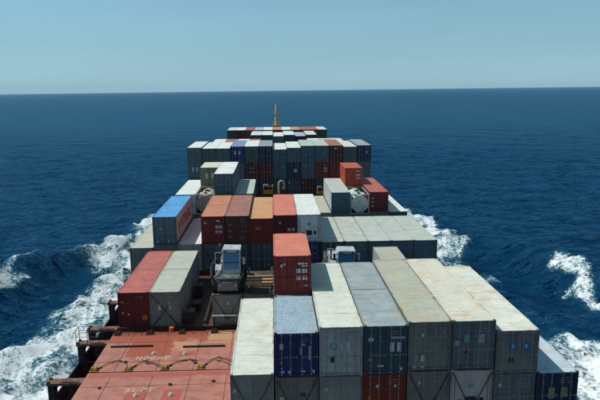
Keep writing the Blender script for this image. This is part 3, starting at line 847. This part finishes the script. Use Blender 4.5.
nearA(11, zr + HC + .03, L40, HC, b_dslate, r_ygcream, 'dark slate container with rust-stained cream roof', 'upper', dec=[(.28, .4, .28, .44, 't'), (.6, .75, .28, .46, 'g'), (.06, .18, .4, .5, 'g'), (.3, .36, .6, .68, 'k')])
nearA(12, zr, L40, STD, b_dslate, r_dark, 'dark slate container', 'lower', dec=[(.12, .2, .24, .32, 'c')])
nearA(12, zr + STD + .03, L40, STD, b_dgrey, r_rwhite, 'dark grey container with rusty white roof', 'upper', dec=[(.32, .47, .27, .46, 'b'), (.37, .42, .33, .4, 'w'), (.63, .78, .27, .46, 'b'), (.68, .73, .33, .4, 'w'), (.32, .42, .64, .74, 'k')])
container(BA, 13, zr, L40, STD, b_dnavy, r_bluewhite, 'dark navy container with bluish white roof, rightmost in the nearest row', gA, dec=[(.3, .46, .36, .62, 'y'), (.6, .76, .36, .6, 'y')])

# ---- second row
gB = 'containers in the second row'
container(BB, 2, HT, L40, HC, b_maroon, r_pinkred, 'red container with pink-red roof at the left rail, second row', gB, seam=True, dec=[(.1, .2, .25, .3, 'p'), (.12, .18, .55, .62, 'w'), (.3, .36, .6, .66, 'w'), (.78, .92, .66, .8, 'o')], rodmat=b_red)
container(BB, 3, HT, L40, HC, b_slate, r_pgreen, 'grey container with pale green roof beside the red one, second row', gB, seam=True, dec=[(.28, .38, .34, .52, 'w'), (.62, .7, .3, .5, 'w')])
container(BB, 5, HT, L20, STD, b_mgrey, r_dark, 'grey container under the white-cabbed machine, second row', gB, dec=[(.47, .55, .24, .34, 'w')])
container(BB, 6, HT, L20, STD, b_dgrey, r_dark, 'dark container under the ochre steel frame, second row', gB)
container(BB, 9, HT, L40, STD, b_dslate, r_dark, 'dark container under the half-hidden white-cabbed machine, second row', gB)
container(BB, 11, HT + .05, L40, HC, b_grey, r_greyc, 'grey-roofed container showing beyond the nearest row, second row', gB)

# ---- third row
gD = 'containers in the third row'
def rowD(col, z0, H, body, roof, look, **k):
    return container(BD, col, z0, L40, H, body, roof, look + ', third row', gD, **k)
rowD(1, HT - .02, HC - .11 if False else STD, b_slate, r_pgreen, 'slate container with pale green roof at the left rail')
rowD(2, HT, HC, b_dgrey, r_dark, 'dark container under the blue-roofed one')
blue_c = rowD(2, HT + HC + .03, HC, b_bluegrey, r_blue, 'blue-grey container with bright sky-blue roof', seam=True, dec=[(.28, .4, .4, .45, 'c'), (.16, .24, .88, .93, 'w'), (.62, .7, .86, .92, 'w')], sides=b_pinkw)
rowD(3, HT, HC, b_pgrey, r_white, 'low white-roofed container shaded by the blue-roofed one')
rowD(4, HT, HC, g_slate, r_dark, 'slate container beneath the orange-roofed one left of centre')
rowD(4, HT + HC + .03, HC, b_red, r_orange, 'red container with orange roof, left end of the orange-roofed run', seam=True, dec=QUAD + [(.12, .22, .2, .27, 'w'), (.62, .8, .14, .2, 'w')], codes=False, rodmat=b_maroon)
rowD(5, HT, HC, g_dslate, r_dark, 'dark slate container beneath the brown-roofed one')
rowD(5, HT + HC + .03, HC, b_brown, r_brown, 'brown container with brown-pink roof', rodmat=b_brown, dec=[(.12, .25, .3, .36, 'y'), (.12, .25, .52, .57, 'g'), (.12, .25, .74, .79, 'y'), (.7, .76, .34, .38, 'p'), (.84, .9, .34, .38, 'p'), (.7, .76, .55, .59, 'p'), (.84, .9, .55, .59, 'p')])
rowD(6, HT, HC, g_dslate, r_dark, 'dark slate container beneath the light-orange-roofed one')
rowD(6, HT + HC + .03, STD, b_red, r_lorange, 'red container with light orange roof', rodmat=b_maroon, dec=[(.25, .48, .36, .41, 'p'), (.32, .42, .44, .47, 'w')], codes=False)
rowD(7, HT, HC, b_dnavy, r_dark, 'dark navy container behind the lone red box')
rowD(7, HT + HC + .03, HC, b_maroon, r_salmon, 'maroon container with salmon roof beside the white refrigerated one', rodmat=b_maroon, dec=[(.6, .72, .48, .6, 'w'), (.78, .9, .48, .6, 'w'), (.6, .72, .68, .8, 'w'), (.78, .9, .68, .8, 'w'), (.24, .32, .26, .32, 'w')], codes=False)
rowD(8, HT, HC, b_navy, r_dark, 'navy container under the white refrigerated one', dec=[(.7, .78, .4, .47, 'p')])
rowD(8, HT + HC + .03, HC, b_white, r_white, 'white refrigerated container with bright white roof', face='reefer')
rowD(9, HT, HC, b_dteal, r_lgreen, 'low pale-roofed container half in the white one\'s shadow')
for c, lk in ((10, 'first'), (11, 'second'), (12, 'third')):
    rowD(c, HT, HC - .0, b_bluegrey, r_lgreen, lk + ' of the four joined pale-roofed containers on the right', level=1, codes=c == 10, face='blank' if c > 10 else 'door', dx=-.045 * max(0, c - 11))
rowD(13, HT, HC, b_bluegrey, r_lgreen, 'rightmost of the four joined pale-roofed containers', face='blank', codes=False, level=1, dx=-.09)
# ---- fourth row
gE = 'containers in the fourth row'
def rowE(col, z0, L, H, body, roof, look, dy=0, **k):
    return container(BE + dy, col, z0, L, H, body, roof, look + ', fourth row', gE, **k)
SL = L20 + .08
filler(BE, 2, HT); rowE(2, HT + HC + .03, L40, STD, b_white, r_white, 'white-roofed container beyond the blue one at the left rail')
filler(BE, 3, HT)
filler(BE + SL, 3, HT + HC + .03, STD, L20)
rowE(3, HT + HC + STD + .06, L20, STD - .3 if False else STD, b_green, r_ygcream, 'olive green container with cream roof', dy=SL, dec=[(.3, .42, .3, .6, 'w'), (.6, .74, .28, .58, 'w'), (.3, .42, .72, .78, 'y')], codes=False)
filler(BE, 4, HT, STD); filler(BE, 4, HT + STD + .03, HC)
rowE(4, HT + STD + HC + .06, L40, STD, g_slate, r_white, 'slate container with white roof, tallest on the left')
filler(BE, 5, HT); rowE(5, HT + HC + .03, L40, STD, b_dteal, r_lgreen, 'dark container with shadowed roof and lit right edge')
rowE(6, HT, L40, STD, b_dgrey, r_dark, 'low dark container behind the orange roof'); 
rowE(8, HT, L40, STD, b_dgrey, r_dark, 'low dark container behind the white refrigerated one')
rowE(9, HT, L40, HC, b_grey, r_greyc, 'low cream-grey-roofed container beside the light grey one')
filler(BE, 10, HT, HC)
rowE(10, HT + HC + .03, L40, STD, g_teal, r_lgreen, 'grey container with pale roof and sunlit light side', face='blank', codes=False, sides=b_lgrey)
filler(BE, 11, HT, STD); filler(BE + SL, 11, HT + STD + .03, STD, L20)
rowE(11, HT + STD + STD + .06, L20, STD, b_orange, r_red, 'orange-red container raised above the tank container', dy=SL, dec=QUADU + [(.62, .85, .14, .2, 'w'), (.25, .4, .2, .24, 'p')], codes=False, rodmat=b_orange)
filler(BE, 12, HT, HC)
rowE(12, HT + HC + .03, L40, STD, b_maroon, r_pinkred, 'maroon container with red roof right of the tank container', dec=[(.12, .22, .3, .36, 'w'), (.12, .22, .5, .56, 'w'), (.12, .22, .7, .76, 'w')], codes=False, rodmat=b_maroon)
rowE(13, HT, L40, HC, b_dteal, r_white, 'low white-roofed container at the right rail below the maroon one')

# tank containers
def tank(y, col, z0, label, paintm, framem):
    e = empty('tank_container', (colx(col), y, z0)); tag(e, label, 'tank container', 'tank containers')
    H = STD; L = L20
    f = MB()
    for s in (-1, 1):
        for yy in (0, L - .12):
            a, c = sorted((s*CW, s*(CW - .12))); f.box(a, c, yy, yy + .12, 0, H)
        a, c = sorted((s*CW - s*.004, s*(CW - .1))); f.box(a, c, .12, L - .12, 0.01, .14); f.box(a, c, .12, L - .12, H - .1, H - .005)
    for yy in (0, L - .12):
        f.box(-CW + .12, CW - .12, yy + .004, yy + .11, .01, .14).box(-CW + .12, CW - .12, yy + .004, yy + .11, H - .11, H - .005)
    obj('frame', f.mesh('frame'), framem, e)
    k = 24; r = 1.13; rings = [(.18, .12), (.22, .55), (.34, .92), (.52, 1.0), (5.54, 1.0), (5.72, .92), (5.84, .55), (5.88, .12)]
    b_ = MB(); cz = H / 2 + .02
    for (yy, q_) in rings:
        for i in range(k):
            a = 2 * math.pi * (i + .5) / k; b_.v.append((math.cos(a)*r*q_, yy, cz + math.sin(a)*r*q_))
    for j in range(len(rings) - 1):
        for i in range(k): i2 = (i + 1) % k; b_.f.append((j*k+i, j*k+i2, (j+1)*k+i2, (j+1)*k+i))
    b_.f.append(tuple(range(k))); b_.f.append(tuple(reversed(range((len(rings)-1)*k, len(rings)*k))))
    obj('tank_shell', b_.mesh('tank_shell'), paintm, e)
    # eight-sided end shield and walkway with manhole
    n8 = [(math.cos(math.pi/8 + i*math.pi/4)*1.17, cz + math.sin(math.pi/8 + i*math.pi/4)*1.17) for i in range(8)]
    obj('end_shield', MB().prism(n8, 'y', .05, .16).mesh('end_shield'), paintm, e)
    obj('walkway', MB().box(-.75, .75, .5, 2.2, cz + r - .02, cz + r + .06).box(-.25, .25, 2.2, 5.5, cz + r - .02, cz + r + .04).mesh('walkway'), paintm, e)
    mh = MB().tube((0, 3.0, cz + r + .02), (0, 3.0, cz + r + .2), .3, 12).tube((0, 1.2, cz + r + .06), (0, 1.2, cz + r + .2), .22, 10)
    obj('manhole', mh.mesh('manhole'), m_black, e)
    obj('placard', MB().box(-.2, .1, .035, .049, 1.55, 1.75).mesh('placard'), DEC['g'], e)
    return e
m_tankl = paint('tank_light', (186, 194, 186), rust=.08, streak=.15); m_tankd = paint('tank_beige', (176, 164, 142), rust=.2)
tank(BE, 11, HT + STD + .03, 'tank container with pale octagonal end, beneath the orange-red container', m_tankl, b_grey)
tank(BE, 3, HT + HC + .03, 'beige tank container below the olive green container', m_tankd, b_lgrey)

# ---- tall forward wall
gG = 'containers in the tall forward wall'
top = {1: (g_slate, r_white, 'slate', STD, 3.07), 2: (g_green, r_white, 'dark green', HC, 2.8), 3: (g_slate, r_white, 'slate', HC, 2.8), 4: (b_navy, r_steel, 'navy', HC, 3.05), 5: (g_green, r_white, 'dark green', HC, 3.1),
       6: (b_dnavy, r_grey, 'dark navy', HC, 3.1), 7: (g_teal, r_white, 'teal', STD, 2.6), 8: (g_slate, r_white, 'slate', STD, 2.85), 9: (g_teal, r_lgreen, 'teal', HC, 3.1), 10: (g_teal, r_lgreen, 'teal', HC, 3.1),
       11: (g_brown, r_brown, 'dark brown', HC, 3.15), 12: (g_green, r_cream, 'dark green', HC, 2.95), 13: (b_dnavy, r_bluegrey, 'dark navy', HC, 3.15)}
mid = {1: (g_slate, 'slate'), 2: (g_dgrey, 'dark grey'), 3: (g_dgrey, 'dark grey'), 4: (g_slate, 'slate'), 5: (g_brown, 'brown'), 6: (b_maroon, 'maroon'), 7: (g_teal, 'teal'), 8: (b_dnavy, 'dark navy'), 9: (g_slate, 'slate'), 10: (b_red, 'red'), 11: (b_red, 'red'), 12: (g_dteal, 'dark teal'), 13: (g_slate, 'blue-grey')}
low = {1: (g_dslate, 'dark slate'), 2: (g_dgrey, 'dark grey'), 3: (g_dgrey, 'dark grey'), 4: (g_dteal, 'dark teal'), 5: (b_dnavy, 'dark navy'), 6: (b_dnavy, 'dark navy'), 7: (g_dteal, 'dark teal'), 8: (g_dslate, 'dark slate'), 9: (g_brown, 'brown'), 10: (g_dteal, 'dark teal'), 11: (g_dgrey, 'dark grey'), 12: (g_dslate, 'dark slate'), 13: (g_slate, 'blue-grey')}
decs = {(4, 3): [(.28, .42, .28, .5, 'w'), (.58, .72, .28, .5, 'w')], (1, 2): [(.3, .45, .3, .55, 'w'), (.58, .72, .3, .55, 'w')], (8, 2): [(.5, .72, .4, .62, 'w')], (10, 2): QUADU, (11, 2): [(.72, .86, .34, .46, 'p'), (.72, .86, .52, .62, 'p')],
        (11, 3): [(.4, .54, .12, .24, 'w')], (9, 3): [(.6, .68, .42, .5, 'w'), (.3, .36, .5, .55, 'c')], (10, 3): [(.62, .7, .36, .44, 'w')], (9, 2): [(.28, .36, .18, .26, 'w')], (13, 3): [(.6, .78, .34, .5, 'g')], (4, 2): [(.5, .58, .5, .58, 'w')],
        (5, 2): [(.3, .7, .3, .36, 'p'), (.3, .7, .55, .6, 'p')], (9, 1): [(.1, .18, .2, .28, 'w')], (7, 1): [(.6, .8, .5, .65, 'c')], (8, 1): [(.08, .2, .2, .3, 'w')]}
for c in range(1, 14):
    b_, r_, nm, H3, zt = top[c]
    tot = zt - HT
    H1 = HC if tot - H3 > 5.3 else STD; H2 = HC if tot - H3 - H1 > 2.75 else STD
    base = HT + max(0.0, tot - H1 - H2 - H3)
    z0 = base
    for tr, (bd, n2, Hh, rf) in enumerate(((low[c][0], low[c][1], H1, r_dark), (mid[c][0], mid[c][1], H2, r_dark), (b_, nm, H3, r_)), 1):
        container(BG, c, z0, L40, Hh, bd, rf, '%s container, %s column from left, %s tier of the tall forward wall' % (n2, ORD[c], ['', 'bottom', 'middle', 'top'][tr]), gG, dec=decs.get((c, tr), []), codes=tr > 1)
        z0 += Hh + .015
# ---- rows behind the forward wall
gF = 'container roofs behind the forward wall'
def far(y, col, zt, body, roof, look, rowname, base=0.0):
    z0 = HT + base
    for i in range(2):
        filler(y, col, z0, STD); z0 += STD + .002
    container(y, col, z0, L40, max(STD, HC if zt - z0 > 2.75 else STD), body, roof, look + ' ' + rowname, gF, level=1, codes=False)
for c, r_, nm in ((2, r_white, 'white'), (3, r_brown, 'brown'), (4, r_cream, 'cream'), (5, r_red, 'red'), (10, r_white, 'white'), (11, r_lgreen, 'pale green'), (12, r_cream, 'cream')):
    far(B2, c, 2.3, b_dslate, r_, nm + '-roofed container, %s column from left,' % ORD[c], 'just behind the forward wall')
for c, b_, r_, nm, zt in ((5, b_dteal, r_cream, 'cream', 2.9), (6, b_dteal, r_white, 'white', 2.9), (7, b_dslate, r_white, 'white', 2.3), (8, b_dteal, r_white, 'white', 2.9), (9, b_dnavy, r_lav, 'lavender-grey', 2.3), (10, b_dgreen, r_cream, 'cream', 2.9)):
    far(BH, c, zt, b_, r_, nm + '-roofed container, %s from left' % ORD[c - 4], 'of the six-wide raised row near the bow', .3)
for c, b_, r_, nm in ((2, b_dgreen, r_cream, 'cream'), (3, b_maroon, r_white, 'white'), (4, g_dslate, r_red, 'red'), (5, g_teal, r_lav, 'lavender-grey'), (6, g_dslate, r_white, 'white'), (7, b_brown, r_salmon, 'salmon'), (8, g_slate, r_white, 'white'),
                     (9, g_teal, r_lorange, 'orange'), (10, b_maroon, r_brown, 'brown'), (11, g_dslate, r_pinkred, 'pink-red'), (12, b_dgreen, r_cream, 'cream')):
    far(BI, c, 2.3, b_, r_, nm + '-roofed container, %s from left' % ORD[c - 1], 'in the farthest row before the mast', -.62)

# dark lettering along the starboard side of the sky-blue roofed container (strokes only)
lt = MB(); rr = random.Random(5)
for i in range(7):
    y0 = 1.6 + i * 1.3
    for k in range(4):
        if k % 2 == 0: lt.box(0, .012, y0 + k * .28, y0 + k * .28 + .2, .9, 2.0)
        else:
            zz_ = rr.choice((.9, 1.35, 1.8)); lt.box(.013, .024, y0 + (k - 1) * .28, y0 + (k + 1) * .28 + .2, zz_, zz_ + .22)
obj('side_lettering', lt.mesh('side_lettering'), plain('lettering_dark', (124, 92, 92)), blue_c, (CW - .016, 0, 0))

# ------------------------------------------------------------------ lashing rods on container ends
def rods(y, col, z0, H, what, kind='V'):
    x = colx(col)
    for s in (-1, 1):
        r = MB()
        if kind == 'V': p, q_ = (s*1.12, 0, H - .1), (s*.06, 0, .55)
        else: p, q_ = (s*1.12, 0, H - .15), (-s*1.0, 0, .1)
        yo = -.05 - (.05 if s > 0 else 0)
        r.tube((p[0], yo, p[2]), (q_[0], yo, q_[2]), .028, 6)
        a = Vector(p); c = Vector(q_); m1 = c + (a - c) * .28
        r.tube((m1.x, yo, m1.z), (q_[0], yo, q_[2]), .05, 6)
        tag(obj('lashing_rod', r.mesh('lashing_rod'), m_rod, None, (x, y, z0)), '%s lashing rod slanting across the end of the %s' % ('left' if s < 0 else 'right', what), 'lashing rod', 'rods lashing container ends')
rods(BA, 6, HT + .21, HC, 'cream-roofed grey container, nearest row')
rods(BA, 7, HT, HC, 'grey container under the navy one')
rods(BA, 10, zr, HC, 'grey container left of the refrigerated one')
rods(BA, 11, zr, HC, 'pinkish grey refrigerated container')
rods(BB, 3, HT, HC, 'pale-green-roofed container, second row', 'X')
rods(BB, 5, HT, STD, 'grey container under the white-cabbed machine')
rods(BD, 4, HT, HC, 'slate container under the orange roof')

# ------------------------------------------------------------------ machines on the second row
m_cab = paint('cab_white', (178, 184, 184), (120, 124, 122), .5, 2.5, rust=.12, streak=.3, rough=.4); m_glass = None
gm = bpy.data.materials.new('cab_glass'); gm.use_nodes = True
gb = gm.node_tree.nodes['Principled BSDF']; gb.inputs['Base Color'].default_value = (.06, .24, .42, 1); gb.inputs['Roughness'].default_value = .06; gb.inputs['IOR'].default_value = 1.5
m_tyre = plain('tyre_rubber', (28, 28, 28), .8); m_chas = paint('machine_grey', (120, 126, 116), rust=.25)
def machine(loc, label, low=0.0):
    e = empty('loading_machine', loc); tag(e, label, 'machine', 'white-cabbed machines in the second row')
    ch = MB(); ch.box(-.85, .85, .25, 5.6, .45, .95).box(-.82, .82, 0, .25, .25, .95).box(-.6, .6, -.02, 0, .55, .85)
    obj('chassis', ch.mesh('chassis'), m_chas, e)
    wh = MB(); wh.tube((-.22, 0, 0), (.22, 0, 0), .55, 18)
    wme = wh.mesh('wheel'); rim = MB(); rim.tube((-.235, 0, 0), (.235, 0, 0), .28, 12); rme = rim.mesh('rim')
    for s in (-1, 1):
        for yy in (.75, 4.6):
            wo = obj('wheel', wme, m_tyre, e, (s*1.1, yy, .56)); obj('rim', rme, m_chas, wo)
    ho = MB(); ho.prism([(2.2, .95), (5.6, .95), (5.6, 1.7), (4.8, 1.95), (2.2, 1.95)], 'x', -.8, .8)
    obj('engine_hood', ho.mesh('engine_hood'), m_cab, e)
    fr = MB()
    x0, x1, y0, y1, z0, z1 = -.36, 1.02, .4, 1.7, 1.55 - low, 3.5 - low
    for x in (x0, x1 - .075):
        for yy in (y0, y1 - .1): fr.box(x, x + .075, yy, yy + .1, z0 + .35, z1 - .12)
    fr.box(x0, x1, y0, y1, z0, z0 + .35)
    fr.prism([(x0 - .08, z1 - .12), (x1 + .08, z1 - .12), (x1 + .04, z1 + .08), (x0 + .06, z1 + .12)], 'y', y0 - .18, y1 + .08)
    cab = obj('cab', fr.mesh('cab'), m_cab, e)
    gl = MB(); gl.box(x0 + .075, x1 - .075, y0 + .03, y0 + .05, z0 + .35, z1 - .12); obj('windscreen', gl.mesh('windscreen'), gm, cab)
    gl = MB(); gl.box(x0 + .03, x0 + .05, y0 + .1, y1 - .1, z0 + .35, z1 - .12); obj('side_window', gl.mesh('side_window'), gm, cab)
    gl = MB(); gl.box(x1 - .05, x1 - .03, y0 + .1, y1 - .1, z0 + .35, z1 - .12); obj('side_window', gl.mesh('side_window'), gm, cab)
    gl = MB(); gl.box(x0 + .3, x1 - .3, y0 + .3, y0 + .8, z0 + .36, z0 + .95); obj('seat', gl.mesh('seat'), plain('seat_blue', (40, 90, 150)), cab)
    bp_ = MB(); bp_.box(-1.05, 1.15, .12, .38, 1.2, 1.36).tube((-1.0, .2, 1.36), (-.6, .3, 1.9), .06, 6); obj('bumper', bp_.mesh('bumper'), m_cab, e)
    tn = MB(); tn.prism([(.3, 1.3), (1.5, 1.3), (1.5, 2.05), (.7, 2.2), (.3, 1.9)], 'x', -1.0, -.5); obj('air_tank', tn.mesh('air_tank'), m_cab, e)
    mi = MB(); mi.tube((x1, y0, 2.9), (x1 + .3, y0 - .15, 2.85), .025, 5).box(x1 + .22, x1 + .4, y0 - .19, y0 - .13, 2.4, 2.95); obj('mirror', mi.mesh('mirror'), m_cab, e)
    mi = MB(); mi.tube((x0, y0, 2.9), (x0 - .3, y0 - .15, 2.85), .025, 5).box(x0 - .4, x0 - .22, y0 - .19, y0 - .13, 2.4, 2.95); obj('mirror', mi.mesh('mirror'), m_black, e)
    for s in (-1, 1):
        a_ = MB().path([(s*.95, .1, .9), (s*1.25, -.05, 1.5), (s*1.3, .6, 2.1), (s*1.15, 1.6, 2.3)], .09, 8); obj('hydraulic_arm', a_.mesh('hydraulic_arm'), m_black, e)
        a_ = MB().path([(s*.5, .02, .95), (s*.7, -.12, 1.1), (s*.95, -.05, .8), (s*1.1, .1, 1.2)], .035, 6); obj('hose', a_.mesh('hose'), m_tyre, e)
    a_ = MB().path([(-.75, 2.3, 1.9), (-.75, 2.3, 3.3), (-.75, 2.7, 3.45)], .07, 8); obj('exhaust', a_.mesh('exhaust'), m_rustdark, e)
    a_ = MB()
    for x in (-1.1, -.55): a_.tube((x, 1.9, 1.9), (x, 1.9, 2.9), .03, 5)
    a_.tube((-1.1, 1.9, 2.9), (-.55, 1.9, 2.9), .03, 5).tube((-1.1, 1.9, 2.4), (-.55, 1.9, 2.4), .03, 5); obj('guard_rail', a_.mesh('guard_rail'), m_cab, e)
    a_ = MB().box(x0 + .075, x1 - .075, y0 + .0, y0 + .028, z0 + .9, z0 + .95); obj('window_bar', a_.mesh('window_bar'), m_black, cab)
    for x in (x0 + .15, x1 - .25): obj('work_lamp', MB().box(x, x + .14, y0 - .26, y0 - .17, z1 - .1, z1 + .02).mesh('work_lamp'), m_black, cab)
    hl = MB(); hl.tube((-.62, -.03, .7), (-.62, .02, .7), .1, 10); obj('headlight', hl.mesh('headlight'), DEC['w'], e)
    hl = MB(); hl.tube((.62, -.03, .7), (.62, .02, .7), .1, 10); obj('headlight', hl.mesh('headlight'), DEC['w'], e)
    return e
machine((colx(5) + .05, BB + .1, HT + STD + .01), 'machine with white cab and blue glass, on the grey container left of centre')
machine((colx(9) - .6, BB + .6, HT + STD + .01), 'white-cabbed machine half hidden behind the nearest row, right of centre', .45)
# ochre steel frame
m_ochre = paint('ochre_paint', (176, 136, 90), (120, 86, 54), .6, 2.0, rust=.4)
fo_ = empty('steel_frame', (colx(6) + .02, BB + .05, HT + STD + .01)); tag(fo_, 'ochre steel cargo frame between the white-cabbed machine and the lone red container', 'frame')
for yy, dp in ((.15, .3), (.85, .42), (1.75, .22)): obj('crossbeam', MB().box(-1.0, 1.15, yy, yy + dp, .62, .86).mesh('crossbeam'), m_ochre, fo_)
for x in (-1.0, 1.0): obj('side_beam', MB().box(x, x + .15, .1, 5.2, .3, .62).mesh('side_beam'), m_rustdark, fo_)
for x in (-.98, 1.0):
    for yy in (.2, 2.6, 5.0): obj('foot', MB().box(x, x + .1, yy, yy + .12, 0, .3).mesh('foot'), m_rustdark, fo_)

# yellow ventilators and pipe on the bare hatch
m_vent = paint('vent_yellow', (186, 140, 54), rust=.1, rough=.4)
def vent(loc, s, label):
    e = empty('deck_winch', loc); tag(e, label, 'winch', 'yellow winches before the forward wall')
    obj('base', MB().box(-.9*s, .9*s, -.6*s, .6*s, 0, 1.0*s).mesh('base'), m_black, e)
    obj('housing', MB().prism([(-.85*s, 1.0*s), (.55*s, 1.0*s), (.55*s, 1.45*s), (-.2*s, 1.6*s), (-.85*s, 1.6*s)], 'y', -.5*s, .5*s).mesh('housing'), m_vent, e)
    obj('drum', MB().tube((-.7*s, -.1*s, 1.95*s), (.5*s, -.1*s, 1.95*s), .28*s, 12).mesh('drum'), m_black, e)
    for x in (-.8*s, .5*s): obj('drum_flange', MB().tube((x - .06*s, -.1*s, 1.95*s), (x + .06*s, -.1*s, 1.95*s), .42*s, 12).mesh('drum_flange'), m_vent, e)
    obj('gearbox', MB().box(-.75*s, -.1*s, .1*s, .6*s, 1.6*s, 2.3*s).mesh('gearbox'), m_vent, e)
vent((-.7, 99, HT), 1.15, 'larger yellow deck winch before the forward wall, near centre')
vent((8.3, 99.2, HT), .95, 'smaller yellow deck winch beside the light grey container')
g = MB(); g.path([(-.45, 0, 0), (-.45, 0, 2.8), (-.3, 0, 3.15), (0, 0, 3.3), (.3, 0, 3.15), (.45, 0, 2.8), (.45, 0, 1.9)], .17, 10)
tag(obj('gooseneck_pipe', g.mesh('gooseneck_pipe'), paint('pipe_cream', (206, 190, 150), rust=.1), None, (1.4, 99, HT)), 'pale gooseneck vent pipe right of the larger yellow winch', 'pipe')
# rusty hydrant by the container pair
e = MB().tube((0, 0, 0), (0, 0, .9), .12, 10).tube((0, 0, .9), (0, 0, 1.15), .2, 10).tube((-.28, 0, .7), (.28, 0, .7), .07, 8)
tag(obj('fire_hydrant', e.mesh('fire_hydrant'), paint('hydrant_orange', (190, 92, 42), rust=.2), None, (-8.1, 44.35, HT - .85)), 'orange fire hydrant on the walkway before the pale-green-roofed container', 'hydrant')

# ------------------------------------------------------------------ haze: thin even sea air round everything
hm = bpy.data.materials.new('sea_haze'); hm.use_nodes = True
ht = hm.node_tree
for n in list(ht.nodes):
    if n.type == 'BSDF_PRINCIPLED': ht.nodes.remove(n)
pv = ht.nodes.new('ShaderNodeVolumePrincipled'); pv.inputs['Color'].default_value = (0.62, 0.87, 0.97, 1); pv.inputs['Density'].default_value = 3.5e-5
pv.inputs['Anisotropy'].default_value = 0.0
ht.links.new(pv.outputs[0], ht.nodes['Material Output'].inputs['Volume'])
zs = zz.reshape(-1)
hz_o = obj('haze', MB().box(XS[0] - 50, XS[-1] + 50, YS[0] - 50, YS[-1] + 50, float(zs.min()) - 1.0, max(float(zs.max()), 14.5) + 1.0).mesh('haze'))
hz_o.data.materials.append(hm); hz_o['kind'] = 'stuff'; hz_o['label'] = 'thin pale haze over the sea towards the horizon'

# deck gear in the bare slot right of the pale-green-roofed container
for k, (x, y, h_) in enumerate(((-6.9, 46.3, .9), (-6.7, 49.0, .6), (-6.9, 52.2, 1.1))):
    e = empty('gear_locker', (x, y, HT)); tag(e, ['dark gear locker at the aft end of the bare slot in the second row', 'low dark gear locker midway along the bare slot in the second row', 'tall dark gear locker at the forward end of the bare slot in the second row'][k], 'locker', 'gear lockers in the bare slot')
    obj('box', MB().box(-.35, .35, -.5, .5, 0, h_).mesh('box'), m_black, e); obj('lid', MB().box(-.39, .39, -.54, .54, h_, h_ + .06).mesh('lid'), m_rustdark, e)
p_ = MB().tube((-5.6, 45.4, HT + .25), (-5.6, 57.0, HT + .25), .12, 8)
for y in (46.5, 50.0, 53.5): p_.box(-5.7, -5.5, y, y + .12, HT, HT + .2)
tag(obj('deck_pipe', p_.mesh('deck_pipe'), m_rustdark), 'rusty pipe running along the bare slot beside the machine', 'pipe')
